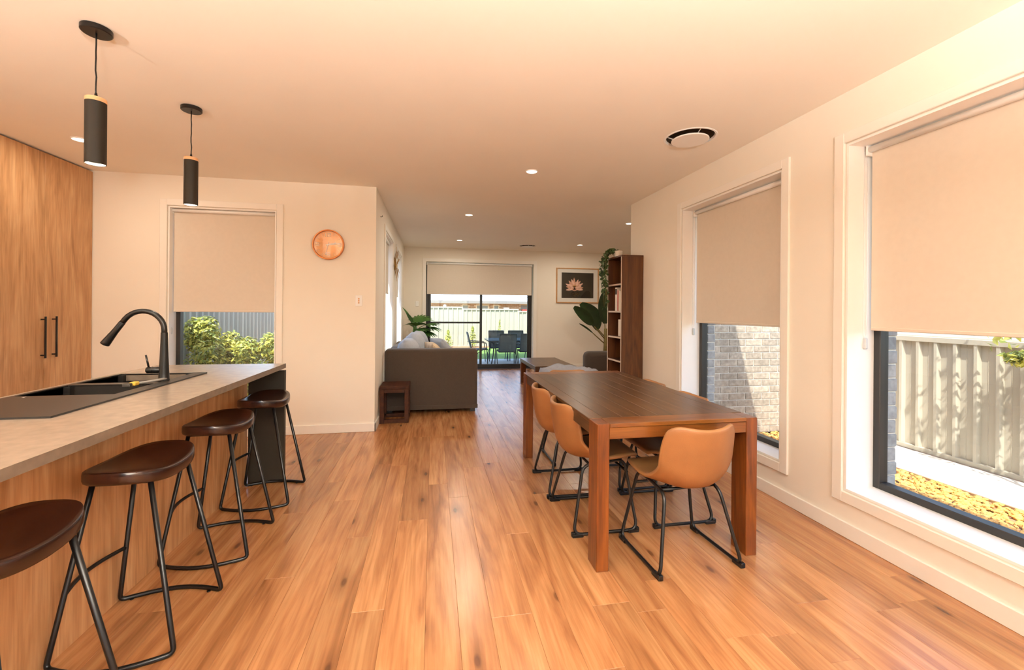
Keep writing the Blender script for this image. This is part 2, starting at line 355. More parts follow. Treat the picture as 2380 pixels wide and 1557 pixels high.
def leaf_cloud(bm, c, rad, n, size, rnd, mi_n=1, shell=0.55, up_bias=0.3):
    for _ in range(n):
        while True:
            d = Vector((rnd.uniform(-1, 1), rnd.uniform(-1, 1), rnd.uniform(-1, 1)))
            if shell < d.length <= 1: break
        p = Vector((c[0] + d.x * rad[0], c[1] + d.y * rad[1], c[2] + d.z * rad[2]))
        nrm = (d + Vector((rnd.uniform(-.7, .7), rnd.uniform(-.7, .7), rnd.uniform(-.4, .7) + up_bias))).normalized()
        t = nrm.cross(Vector((rnd.uniform(-1, 1), rnd.uniform(-1, 1), rnd.uniform(-1, 1)))).normalized(); b = nrm.cross(t)
        l = size * rnd.uniform(0.7, 1.3); wd = l * 0.42
        v = [bm.verts.new(p - t * l * .5), bm.verts.new(p + b * wd * .5 + nrm * l * .05), bm.verts.new(p + t * l * .5 - nrm * l * .1), bm.verts.new(p - b * wd * .5 + nrm * l * .05), bm.verts.new(p - nrm * l * .02)]
        mi = rnd.randrange(mi_n)
        for a, e in ((0, 1), (1, 2), (2, 3), (3, 0)):
            f = bm.faces.new((v[a], v[e], v[4])); f.material_index = mi

XR, YK, XL, YF, H, YE = 2.467, 4.896, -0.628, 9.47, 2.70, 5.04
GZ = -0.20
# ------------------------------------------------------------------ room shell
W1 = (2.650, 3.900, 0.28, 2.38); W2 = (0.37, 2.167, 0.28, 2.38); WK = (-2.659, -1.645, 0.28, 2.385)
LW1 = (5.75, 6.85, 0.28, 2.38); LW2 = (7.50, 8.70, 0.28, 2.38); DR = (-0.157, 2.253, -0.01, 2.388); RD = (-1.2, 1.9, -0.01, 2.38)
def struct(name, bm, m, parent=None): return tag(obj(name, bm, m, parent), kind='structure')
b = BM(); wallgrid(b, 0, XR, 2.71, -3.8, YE, 0, H, [W1, W2]); struct('wall_right', b, WALL)
b = BM(); wallgrid(b, 1, YK, 5.096, -4.1, XL, 0, H, [WK]); struct('wall_kitchen', b, WALL)
b = BM(); wallgrid(b, 0, -0.86, XL, 5.096, 9.75, 0, H, [LW1, LW2]); struct('wall_left', b, WALL)
b = BM(); wallgrid(b, 1, YF, 9.75, XL, 5.8, 0, H, [DR]); struct('wall_far', b, WALL)
b = BM(); wallgrid(b, 1, 4.90, YE, 2.71, 5.8, 0, H, []); struct('wall_return', b, WALL)
b = BM(); wallgrid(b, 0, 5.6, 5.8, YE, YF, 0, H, []); struct('wall_living', b, WALL)
b = BM(); wallgrid(b, 1, -3.8, -3.6, -4.1, XR, 0, H, [RD]); struct('wall_rear', b, WALL)
b = BM(); wallgrid(b, 0, -4.1, -3.95, -3.6, YK, 0, H, []); struct('wall_pantry', b, WALL)
VENTS = ((1.945, 2.985, .178), (1.946, 8.75, .17))
b = BM(); wallgrid(b, 2, H, H + .12, -4.1, 2.71, -3.8, 5.096, [(1.945 - .2, 1.945 + .2, 2.985 - .2, 2.985 + .2)]); box(b, 2.71, 5.8, 4.9, 5.096, H, H + .12); wallgrid(b, 2, H, H + .12, -0.86, 5.8, 5.096, 9.75, [(1.946 - .2, 1.946 + .2, 8.75 - .2, 8.75 + .2)])
for (vx, vy, vr) in VENTS:
    ri_, ro_ = [], []
    for k in range(48):
        a = 2 * PI * k / 48; c_, s_ = math.cos(a), math.sin(a); m_ = .2 / max(abs(c_), abs(s_))
        ri_.append(b.verts.new((vx + vr * c_, vy + vr * s_, H))); ro_.append(b.verts.new((vx + m_ * c_, vy + m_ * s_, H)))
    for k in range(48): b.faces.new((ri_[k], ri_[(k + 1) % 48], ro_[(k + 1) % 48], ro_[k]))
struct('ceiling', b, CEIL)
# floor slab, then every board
b = BM(); box(b, -4.1, 2.81, -3.8, 5.096, GZ, -0.013); box(b, -0.86, 5.8, 5.096, 9.75, GZ, -0.013); box(b, 2.81, 5.8, 4.91, 5.096, GZ, -0.013)
floor = struct('floor', b, mat('floor_joint', (110, 70, 44), rough=0.8))
b = BM(); box(b, -3.95, -1.43, -3.6, YK, -0.013, 0); box(b, -1.43, XR, -3.6, 0.6, -0.013, 0); o = obj('rear_boards', b, FLOORM, floor); o['kind'] = 'stuff'
plank_mesh = {}
def plank(x0, wd, y0, y1):
    key = (round(wd, 3), round(y1 - y0, 3))
    if key not in plank_mesh:
        bm = BM(); box(bm, 0.0003, wd - 0.0003, 0.0003, key[1] - 0.0003, -0.0125, 0, 0.0007)
        o = obj('plank', bm, FLOORM, floor); plank_mesh[key] = o.data
    else:
        o = bpy.data.objects.new('plank', plank_mesh[key]); link(o, floor)
    o.location = (x0, y0, 0)
rp = random.Random(3)
x = -1.43; k = 0
while x < 5.6 - 0.02:
    wd = (0.143, 0.143, 0.183)[k % 3]; k += 1
    lo = 0.6 if x < XR - 0.05 else YE; hi = YF if x > XL - 0.06 else YK
    x1 = min(x + wd, 5.6)
    if x < XR < x1 and x1 - XR > .02: pass
    y = lo - rp.uniform(0.1, 1.3); first = True
    while y < hi:
        ln = rp.choice((1.2, 1.5, 1.8, 1.8)); y2 = y + ln
        a, e = max(y, lo), min(y2, hi)
        if e - a > 0.03: plank(x, x1 - x, round(a, 3), round(e, 3))
        y = y2
    x = x1
# brick leaf outside the dining wall and the return wall; joints are the leaf, bricks stand proud
b = BM(); wallgrid(b, 0, 2.745, 2.84, -3.9, 4.80, GZ, 2.6, [W1, W2]); leaf = struct('wall_outside', b, MORTAR)
b = BM(); wallgrid(b, 1, 4.805, 4.895, 2.845, 5.8, GZ, 2.6, []); ret = struct('wall_brick', b, MORTAR)
brick_me = {}
def brick(parent, x0, x1, y0, y1, z0, z1, m):
    key = (round(x1 - x0, 3), round(y1 - y0, 3), m.name)
    if key not in brick_me:
        bm = BM(); box(bm, 0, key[0], 0, key[1], 0, 0.076, 0.004); o = obj('brick', bm, m, parent); brick_me[key] = o.data
    else:
        o = bpy.data.objects.new('brick', brick_me[key]); link(o, parent)
    o.location = (x0, y0, z0)
for r in range(18):
    z0 = GZ + 0.005 + r * 0.086; x = 2.86 - (0.12 if r % 2 else 0)
    while x < 4.95:
        a = max(x, 2.86); e = x + 0.23
        if e - a > 0.05: brick(ret, a, e, 4.795, 4.84, z0, z0 + .076, BRICKM)
        x += 0.24
for (yj) in (W1[1], W2[1]):
    for r in range(25):
        z0 = 0.27 + r * 0.086
        if z0 < 2.3: brick(leaf, 2.752, 2.838 if r % 2 else 2.83, yj - 0.012, yj + 0.05, z0, z0 + .076, BRICK_SHADED)
# roof and eaves
b = BM(); box(b, -4.15, 2.85, -3.9, 5.1, 2.84, 2.95); box(b, -.87, 5.9, 4.8, 13.1, 2.84, 2.95)
box(b, 2.85, 3.40, -4.4, 4.25, 2.45, 2.60); box(b, 2.85, 6.4, 4.25, 4.79, 2.45, 2.60); box(b, -4.7, -0.87, 5.11, 5.5, 2.45, 2.6)
box(b, -1.42, 6.4, 9.77, 13.1, 2.45, 2.6); box(b, -4.7, 3.40, -4.4, -3.82, 2.45, 2.6)
struct('roof', b, CREAM)
# ------------------------------------------------------------------ windows
def frame_rect(bm, axis, p0, p1, a0, a1, z0, z1, t, bev=0.0):
    def bb(A0, A1, Z0, Z1):
        if axis == 0: box(bm, p0, p1, A0, A1, Z0, Z1, bev)
        else: box(bm, A0, A1, p0, p1, Z0, Z1, bev)
    bb(a0, a0 + t, z0, z1); bb(a1 - t, a1, z0, z1); bb(a0 + t, a1 - t, z0, z0 + t); bb(a0 + t, a1 - t, z1 - t, z1)
def window(n, axis, face, sign, op, depth, trim=0.07):
    """face: plane of the wall's room side, sign: direction towards the outside"""
    a0, a1, z0, z1 = op
    w_ = empty('window_%d' % n, kind='structure')
    f0 = face + sign * (depth - 0.03); f1 = face + sign * (depth + 0.035)
    bm = BM(); frame_rect(bm, axis, f0, f1, a0 + .001, a1 - .001, z0 + .001, z1 - .001, 0.05, 0.004); obj('window_frame', bm, ALUB, w_)
    bm = BM(); g0 = face + sign * depth; g1 = face + sign * (depth + 0.006)
    if axis == 0: box(bm, g0, g1, a0 + .045, a1 - .045, z0 + .045, z1 - .045)
    else: box(bm, a0 + .045, a1 - .045, g0, g1, z0 + .045, z1 - .045)
    obj('pane', bm, GLASS, w_)
    # painted lining of the reveal
    bm = BM(); t = 0.012; l0 = face - sign * 0.004; l1 = f0
    frame_rect(bm, axis, min(l0, l1), max(l0, l1), a0 + .0005, a1 - .0005, z0 + .0005, z1 - .0005, t); obj('reveal', bm, REVEAL, w_)
    bm = BM(); p0 = face - sign * 0.018; frame_rect(bm, axis, min(p0, face), max(p0, face), a0 - trim, a1 + trim, z0 - trim, z1 + trim, trim - 0.006, 0.003); obj('architrave', bm, TRIM, w_)
    return w_
window(1, 0, XR, 1, W1, 0.22); window(2, 0, XR, 1, W2, 0.22); window(3, 1, YK, 1, WK, 0.15)
window(4, 0, XL, -1, LW1, 0.17); window(5, 0, XL, -1, LW2, 0.17)
# sliding door at the far wall; unseen glazed rear door added for daylight
def sliding(n, y, sign, op, mull, bar, dp):
    a0, a1, z0, z1 = op; z0 = 0
    d = empty('door_%d' % n, kind='structure'); p = y + sign * dp
    bm = BM(); frame_rect(bm, 1, p - .04, p + .04, a0 + .001, a1 - .001, z0, z1 - .001, 0.05, 0.004); obj('door_frame', bm, ALUB, d)
    for i, (s0, s1, q) in enumerate(((a0 + .05, mull + .035, p + sign * .02), (mull - .02, a1 - .05, p - sign * .02))):
        bm = BM(); frame_rect(bm, 1, q - .018, q + .018, s0, s1, 0.052, z1 - .05, 0.05 if i else 0.055, 0.003)
        if bar and i == 0: box(bm, s0 + .05, s1 - .05, q - .018, q + .018, bar - .02, bar + .02)
        fr = obj('door_sash', bm, ALUB, d)
        bm = BM(); box(bm, s0 + .045, s1 - .045, q - .003, q + .003, 0.1, z1 - .1); obj('pane', bm, GLASS, fr)
    bm = BM(); t = .075
    box(bm, a0 - t, a0 - .006, y - sign * .018, y, 0, z1 + t); box(bm, a1 + .006, a1 + t, y - sign * .018, y, 0, z1 + t); box(bm, a0 - .006, a1 + .006, y - sign * .018, y, z1 + .006, z1 + t); obj('architrave', bm, TRIM, d)
sliding(1, YF, 1, DR, 1.068, 1.050, .21); sliding(2, -3.6, -1, RD, 0.35, None, .10)
# baseboards
def base_b(name, segs):
    bm = BM()
    for s in segs: box(bm, *s, 0, 0.093, 0.003)
    struct(name, bm, TRIM)
base_b('baseboard_right', [(XR - .015, XR, -3.6, YE + .015)])
base_b('baseboard_kitchen', [(-3.31, XL + .015, YK - .015, YK)]); base_b('baseboard_left', [(XL, XL + .015, YK - .015, YF)])
base_b('baseboard_far', [(XL + .015, DR[0] - .076, YF - .015, YF), (DR[1] + .076, 5.6, YF - .015, YF)]); base_b('baseboard_return', [(XR, 5.6, YE, YE + .015)])
# ------------------------------------------------------------------ roller blinds
def blind(axis, face, sign, a0, a1, z0, z1, off, label, chain_at=None, glasshide=False):
    B = empty('roller_blind', label=label, cat='blind')
    p = face + sign * off
    bm = BM(); t = .0015
    if axis == 0: box(bm, p - t, p + t, a0, a1, z0, z1 - .03)
    else: box(bm, a0, a1, p - t, p + t, z0, z1 - .03)
    obj('fabric', bm, BLIND, B)
    bm = BM(); q = p - sign * .016; L = (a1 - a0)
    lathe(bm, [(0.019, 0), (0.019, L)], 14, (q, a0, z1 - .022) if axis == 0 else (a0, q, z1 - .022), axis='Y' if axis == 0 else 'X'); obj('roller_tube', bm, WHITEP, B)
    bm = BM()
    if axis == 0: box(bm, p - .006, p + .006, a0, a1, z0 - .02, z0, .003)
    else: box(bm, a0, a1, p - .006, p + .006, z0 - .02, z0, .003)
    obj('bottom_rail', bm, BLIND, B)
    for ae, s in ((a0, -1), (a1, 1)):
        bm = BM()
        if axis == 0: box(bm, p - .04, p + .02, ae, ae + s * .010, z1 - .06, z1 + .004, .003)
        else: box(bm, ae, ae + s * .010, p - .03, p + .03, z1 - .06, z1 + .004, .003)
        obj('bracket', bm, WHITEP, B)
    if chain_at is not None:
        ca, zc = chain_at; bm = BM(); pr = p - sign * .02
        P2 = (lambda a, z, dp=0: (pr + dp, a, z)) if axis == 0 else (lambda a, z, dp=0: (a, pr + dp, z))
        tube(bm, fillet([P2(ca, z1 - .03, .01), P2(ca, zc, .01), P2(ca + .005, zc - .02, 0), P2(ca, zc, -.012), P2(ca, z1 - .03, -.012)], .01), .0022, 6); obj('chain', bm, WHITEP, B)
        bm = BM(); c0 = P2(ca, zc - .075); box(bm, c0[0] - .012, c0[0] + .012, c0[1] - .012, c0[1] + .012, zc - .085, zc - .015, .006); obj('chain_weight', bm, CLEARP, B)
    return B
blind(0, XR, 1, W1[0] + .035, 3.862, 1.26, 2.365, .14, 'cream roller blind on the narrow right wall window facing the tan brick wall', (3.885, 1.20))
blind(0, XR, 1, W2[0] + .03, 2.130, 1.27, 2.365, .14, 'cream roller blind on the wide right wall window nearest the camera', (2.150, 1.22))
blind(1, YK, 1, -2.640, -1.668, 1.325, 2.375, .06, 'cream roller blind on the kitchen window above the leafy bushes', (-2.652, 1.16))
blind(1, YF, 1, -0.135, 2.215, 1.70, 2.380, .03, 'wide cream roller blind half drawn over the sliding glass door')
blind(0, XL, -1, LW1[0] + .02, LW1[1] - .06, 1.60, 2.37, .06, 'cream roller blind on the left living wall window beside the gold wall art, nearer one')
blind(0, XL, -1, LW2[0] + .02, LW2[1] - .06, 1.60, 2.37, .06, 'cream roller blind on the last left living wall window by the far corner')
# ------------------------------------------------------------------ ceiling fittings
def downlight(x, y, watts, label=None):
    D = empty('downlight', (x, y, H), label=label, cat='downlight', group='recessed ceiling downlights')
    bm = BM(); lathe(bm, [(0.050, -.001), (0.052, -.008), (0.058, -.006), (0.060, 0.0)], 28, caps=(0, 0)); obj('trim_ring', bm, WHITEP, D)
    bm = BM(); lathe(bm, [(0.0495, -.0015), (0.0495, -.004)], 24); obj('lens', bm, LAMPM, D)
    l = bpy.data.lights.new('downlight_lamp', 'AREA'); l.shape = 'DISK'; l.size = 0.09; l.energy = watts; l.color = LAMP_COL
    lo = bpy.data.objects.new('downlight_lamp', l); link(lo, D); lo.location = (0, 0, -.0095)
downlight(0.929, 4.016, DOWN_W, 'lit downlight over the far end of the dining table')
downlight(0.49, 6.052, LIVING_W, 'lit downlight above the grey sofa, nearer the kitchen')
downlight(0.494, 8.325, LIVING_W, 'lit downlight in front of the sliding door, nearer the left wall')
downlight(2.964, 8.35, LIVING_W, 'lit downlight above the framed flower picture')
downlight(2.963, 6.107, LIVING_W, 'lit downlight half behind the wall corner above the bookcase')
downlight(-2.805, 4.0, KITCHEN_W, 'lit downlight behind the nearer pendant by the oak pantry')
for (x, y, lb) in ((0.929, 1.25, 'downlight over the near end of the dining table, above the picture'), (0.929, -1.6, 'downlight behind the camera on the dining side'), (-2.805, 1.25, 'downlight over the kitchen aisle beside the near pantry'), (-2.805, -1.6, 'downlight behind the camera on the kitchen side')): downlight(x, y, DOWN_W if x > 0 else KITCHEN_W, lb)
def pendant(x, y, label):
    P_ = empty('pendant_light', (x, y, 0), label=label, cat='pendant light', group='black pendants over the island')
    bm = BM(); lathe(bm, [(0.052, H), (0.060, H - .002), (0.060, H - .022), (0.056, H - .026), (0.01, H - .026)], 32); can = obj('canopy', bm, BLACKM, P_, True, angle=.6)
    bm = BM(); lathe(bm, [(0.004, 0), (0.004, .003)], 10, (0.0, -.0595, H - .012), axis='Y'); obj('screw', bm, CHROME, can)
    bm = BM(); rr = random.Random(int(y * 100))
    pts = [(rr.uniform(-.0025, .0025) * (0 < i < 10), rr.uniform(-.0025, .0025) * (0 < i < 10), H - .02 - i * (H - .02 - 2.372) / 10) for i in range(11)]
    tube(bm, pts, .0033, 8); obj('cord', bm, BLACKM, P_)
    bm = BM(); lathe(bm, [(0.0045, 2.388), (0.007, 2.372), (0.011, 2.362), (0.011, 2.358)], 14); obj('cord_grip', bm, BLACKM, P_)
    bm = BM(); lathe(bm, [(0.002, 2.361), (0.0385, 2.361), (0.0405, 2.357), (0.0405, 2.341)], 32); obj('wood_cap', bm, CAPW, P_, True, angle=.6)
    bm = BM(); lathe(bm, [(0.0402, 2.341), (0.0402, 2.045), (0.0385, 2.043), (0.036, 2.045), (0.036, 2.335)], 36)
    obj('shade', bm, MATTEB, P_, True, angle=.6)
    bm = BM(); lathe(bm, [(0.0345, 2.062), (0.0345, 2.072)], 24); obj('lens', bm, LAMPM, P_)
    l = bpy.data.lights.new('pendant_lamp', 'AREA'); l.shape = 'DISK'; l.size = 0.066; l.energy = PENDANT_W; l.color = LAMP_COL
    lo = bpy.data.objects.new('pendant_lamp', l); link(lo, P_); lo.location = (0, 0, 2.058)
pendant(-1.609, 2.384, 'black tube pendant with pale wood cap, the nearer of the two over the island')
pendant(-1.610, 3.206, 'black tube pendant with pale wood cap, hanging in front of the kitchen window')
def uplighter(x, y, watts, label):  # unseen lamp added behind the camera to brighten the ceiling
    U_ = empty('fill_uplight', (x, y, 0), label=label, cat='added fill lamp')
    bm = BM(); lathe(bm, [(.14, 0), (.14, .015), (.02, .03)], 28); obj('base', bm, BLACKM, U_, True, angle=.6)
    bm = BM(); tube(bm, [(0, 0, .02), (0, 0, 1.72)], .011, 10); obj('pole', bm, BLACKM, U_)
    bm = BM(); lathe(bm, [(.02, 1.70), (.09, 1.73), (.16, 1.80), (.165, 1.81), (.155, 1.81), (.085, 1.745), (.02, 1.725)], 32); obj('bowl', bm, WHITEP, U_, True)
    l = bpy.data.lights.new('fill_uplight_bulb', 'AREA'); l.shape = 'DISK'; l.size = 0.22; l.energy = watts; l.color = (1.0, 0.955, 0.88)
    lo = bpy.data.objects.new('fill_uplight_bulb', l); link(lo, U_); lo.location = (0, 0, 1.79); lo.rotation_euler = (PI, 0, 0)
uplighter(-2.45, -.2, UPLIGHT_W[0], 'unseen black uplighter added in the kitchen half behind the camera to brighten the ceiling')
uplighter(.35, -1.15, UPLIGHT_W[1], 'unseen black uplighter added right behind the camera to brighten the ceiling')
def vent(x, y, r, label):
    V_ = empty('air_vent', (x, y, H), label=label, cat='air vent')
    bm = BM(); lathe(bm, [(r * 1.10, -.0005), (r * 1.08, -.004), (r * 1.01, -.004), (r * .995, .002), (r * .985, .010), (r * .975, .010)], 56, caps=(0, 0)); obj('ring', bm, WHITEP, V_, True, angle=.7)
    bm = BM(); lathe(bm, [(r * .99, .006), (r * .99, .100), (r * .02, .101)], 48, caps=(0, 1)); obj('throat', bm, VENTD, V_)
    bm = BM(); lathe(bm, [(r * .02, -.012), (r * .70, -.012), (r * .765, -.016), (r * .775, -.021), (r * .75, -.025), (r * .02, -.026)], 56); obj('disc', bm, WHITEP, V_, True, angle=.7)
    for k in range(3):
        bm = BM(); a = k * 2 * PI / 3 + .5; c, s = math.cos(a), math.sin(a)
        tube(bm, [(c * r * .5, s * r * .5, -.012), (c * r * .98, s * r * .98, .030)], .004, 6)
        obj('bracket', bm, WHITEP, V_)
vent(1.945, 2.985, 0.178, 'round white ceiling air vent with a dark slot near the right windows')
vent(1.946, 8.75, 0.17, 'small round ceiling vent in front of the sliding door')
# ------------------------------------------------------------------ pantry
def pantry(y0, y1, label):
    C_ = empty('pantry_cupboard', (-3.32, (y0 + y1) / 2, 0), label=label, cat='cupboard')
    dy = (y1 - y0) / 2
    boxo('carcass', -.62, -.021, -dy + .001, dy - .001, .0, 2.69, OAK, C_)
    for i, (a, e) in enumerate(((-dy + .0015, -.0015), (.0015, dy - .0015))):
        d = boxo('door', -.020, 0, a, e, .10, 2.685, OAK, C_, .0012)
        yc = -.027 if i == 0 else .083
        bm = BM(); box(bm, .028, .039, yc - .006, yc + .006, .905, 1.265, .001)
        for z in (.93, 1.24): box(bm, .0, .029, yc - .005, yc + .005, z - .005, z + .005)
        obj('handle', bm, BLACKM, d)
pantry(3.838, 4.890, 'tall oak pantry cupboard with two black bar handles beside the kitchen wall')
pantry(2.784, 3.836, 'tall oak pantry cupboard on the camera side of the handled pair')
# ------------------------------------------------------------------ island
I_ = empty('kitchen_island', (-1.7, 2.0, 0), label='long kitchen island cabinet with oak back panel and charcoal end panel', cat='island')
def isl(name, x0, x1, y0, y1, z0, z1, m, bev=0.0, par=I_): return boxo(name, x0 + 1.7, x1 + 1.7, y0 - 2.0, y1 - 2.0, z0, z1, m, par, bev)
b = BM(); box(b, -2.0 + 1.7, -1.436 + 1.7, .5 - 2, 1.9 - 2, 0, .884); box(b, -2.0 + 1.7, -1.436 + 1.7, 3.16 - 2, 3.60 - 2, 0, .884); box(b, -2.0 + 1.7, -1.436 + 1.7, 1.9 - 2, 3.16 - 2, 0, .66); obj('carcass', b, OAK, I_)
isl('back_panel', -1.434, -1.418, .5, 3.628, 0, .884, OAK)
isl('end_panel', -1.398, -1.140, 3.594, 3.630, 0, .866, CHARC, .001)
b = BM(); wallgrid(b, 2, .885, .92, -2.028, -1.136, .45, 3.612, [(-1.945, -1.485, 1.985, 3.10)])
top = obj('countertop', b, STONE); tag(top, 'long taupe stone-look countertop on the oak island', 'countertop')
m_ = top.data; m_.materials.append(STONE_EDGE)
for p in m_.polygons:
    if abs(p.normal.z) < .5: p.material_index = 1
# sink
K = empty('kitchen_sink', (-1.7, 2.5, .92), label='black double bowl sink with drainboard set into the island top', cat='sink')
def kx(x): return x + 1.7
def ky(y): return y - 2.5
b = BM(); wallgrid(b, 2, 0.0005, .008, kx(-1.968), kx(-1.464), ky(1.958), ky(3.125), [(kx(-1.945), kx(-1.535), ky(2.405), ky(2.705)), (kx(-1.945), kx(-1.535), ky(2.760), ky(3.105))]); obj('rim', b, SINKM, K)
for (y0, y1) in ((2.405, 2.705), (2.760, 3.105)):
    b = BM(); x0, x1 = kx(-1.945), kx(-1.535); a, e = ky(y0), ky(y1)
    v = [[b.verts.new((x, y, z)) for (x, y) in ((x0, a), (x1, a), (x1, e), (x0, e))] for z in (.004, -.19)]
    for i in range(4): b.faces.new((v[0][i], v[0][(i + 1) % 4], v[1][(i + 1) % 4], v[1][i]))
    b.faces.new(v[1])
    bmesh.ops.bevel(b, geom=[ed for ed in b.edges if abs(ed.verts[0].co.z - ed.verts[1].co.z) > .1] , offset=.03, segments=4, affect='EDGES')
    bo = obj('bowl', b, SINKM, K, True, angle=.9)
    bm = BM(); lathe(bm, [(0.001, -.186), (.04, -.187), (.045, -.189)], 24, (kx(-1.74), (a + e) / 2, 0)); obj('waste', bm, CHROME, bo)
b = BM(); lathe(b, [(0.008, .0082), (.009, .0092), (.004, .0096)], 14, (kx(-1.885), ky(2.378), 0)); obj('overflow_cap', b, CHROME, K)
# tap
T_ = empty('kitchen_tap', (-1.543, 2.81, .928), label='black gooseneck kitchen tap standing at the sink edge', cat='tap')
b = BM(); lathe(b, [(.027, 0), (.0275, .006), (.026, .012), (.0245, .05), (.021, .13), (.018, .22), (.0165, .28)], 24); obj('body', b, BLACKM, T_, True, angle=.8)
pts = [Vector((0, 0, .27))]
for i in range(15):
    a = math.radians(143.6) * i / 14; pts.append(Vector((-.11 + .11 * math.cos(a), 0, .294 + .11 * math.sin(a))))
e1 = Vector((-.300, 0, .214)); e0 = pts[-1] * .85 + e1 * .15; pts.append(e0)
b = BM(); tube(b, pts, .0145, 16); obj('spout', b, BLACKM, T_)
b = BM(); tube(b, [e0 - (e1 - e0) * .02, e0, e0 + (e1 - e0) * .4, e0 + (e1 - e0) * .9, e1], [.0148, .0158, .0165, .022, .023], 18); obj('spray_head', b, BLACKM, T_)
b = BM(); tube(b, [(-.012, 0, .062), (-.085, 0, .062), (-.088, 0, .062)], [.0185, .0185, .016], 18); hb = obj('mixer', b, BLACKM, T_)
b = BM(); tube(b, [(-.078, 0, .075), (-.092, -.004, .15)], [.0055, .0045], 10); obj('lever', b, BLACKM, hb)
b = BM(); tube(b, [(-.0585, 0, .062), (-.0615, 0, .062)], .0192, 18); obj('joint_ring', b, CHARC, hb)
# scrubbing brush lying at the tap
Q = empty('dish_brush', (-1.57, 2.70, .9285), label='grey dish brush with a yellow band lying across the sink by the tap', cat='brush')
b = BM(); tube(b, fillet([(.045, .10, .012), (.03, .05, .012), (.0, -.02, .010), (-.02, -.055, .012)], .05), [.006] + [.007] * 12 + [.009], 8); obj('brush_handle', b, GREYP, Q)
b = BM(); box(b, -.034, -.004, -.085, -.045, .002, .022, .004); obj('brush_band', b, YELLOW, Q)
b = BM(); box(b, -.048, -.012, -.115, -.086, .001, .020, .004); obj('brush_head', b, BOOKK, Q)
# ------------------------------------------------------------------ bar stools
def make_stool():
    R = empty('bar_stool')
    bm = BM(); n, rings = 56, 9; A, Bq = .145, .212
    def outline(t, s):
        c_, s_ = math.cos(t), math.sin(t); q = 2 / 2.7
        return A * math.copysign(abs(c_) ** q, c_) * s, Bq * math.copysign(abs(s_) ** q, s_) * s
    def ztop(x, y):
        u, v = x / A, y / Bq
        return .703 + .030 * abs(v) ** 2.2 + .010 * max(0, -u) ** 2 - .006 * max(0, u) ** 2 * (1 - abs(v))
    loops = []
    ctr = bm.verts.new((0, 0, ztop(0, 0)))
    for r in range(1, rings + 1):
        s = r / rings * .965
        loops.append([bm.verts.new((*outline(2 * PI * k / n, s), ztop(*outline(2 * PI * k / n, s)))) for k in range(n)])
    for s, dz in ((.99, -.004), (1.0, -.014), (1.0, -.036), (.985, -.045), (.94, -.050)):
        loops.append([bm.verts.new((*outline(2 * PI * k / n, s), ztop(*outline(2 * PI * k / n, s)) + dz)) for k in range(n)])
    loops.append([bm.verts.new((*outline(2 * PI * k / n, .5), .664)) for k in range(n)])
    for k in range(n): bm.faces.new((ctr, loops[0][k], loops[0][(k + 1) % n]))
    for i in range(len(loops) - 1):
        for k in range(n): bm.faces.new((loops[i][k], loops[i + 1][k], loops[i + 1][(k + 1) % n], loops[i][(k + 1) % n]))
    bm.faces.new(loops[-1])
    obj('seat', bm, SEATW, R, True, angle=.9)
    for s in (-1, 1):
        y0, yt = .19 * s, .125 * s
        path = [(-.098, yt, .672), (-.204, y0, .010)]
        bow = [(-.204 + .428 * i / 8, y0 + s * .055 * math.sin(PI * i / 8), .010) for i in range(1, 8)]
        path = fillet([(-.098, yt, .672), (-.202, y0, .010), bow[0]], .05, 5)[:-1] + bow[:] + fillet([bow[-1], (.222, y0, .010), (.098, yt, .672)], .05, 5)[1:]
        bm = BM(); tube(bm, path, .0095, 10); fr = obj('leg_frame', bm, BLACKM, R)
        for sx in (-1, 1):
            bm = BM(); lathe(bm, [(.007, 0), (.008, .004)], 10, (sx * .16, y0 + s * .012, 0)); obj('foot_pad', bm, BLACKM, fr)
        bm = BM(); box(bm, -.10, .10, yt - .02, yt + .02, .662, .668); obj('mount_plate', bm, BLACKM, R)
    f = .62; xa = -.098 - (.202 - .098) * f; ya = .125 + (.19 - .125) * f; za = .672 - .66 * f
    bm = BM(); tube(bm, [(xa - .035 * math.sin(PI * i / 10), -ya + 2 * ya * i / 10, za) for i in range(11)], .0085, 10); obj('footrest', bm, BLACKM, R)
    return R
stool = make_stool()
for i, (x, y, rz, lab) in enumerate(((-1.203, 1.42, .0, 'dark saddle seat bar stool cut off by the picture edge, nearest the camera'), (-1.203, 2.055, .0, 'dark saddle seat bar stool, second along the island from the camera'), (-1.195, 2.70, .0, 'dark saddle seat bar stool, third along the island from the camera'), (-1.188, 3.335, .0, 'dark saddle seat bar stool in front of the charcoal end panel'))):
    o = stool if i == 0 else copy_tree(stool)
    o.location = (x, y, 0); o.rotation_euler = (0, 0, rz); tag(o, lab, 'stool', 'bar stools along the island')
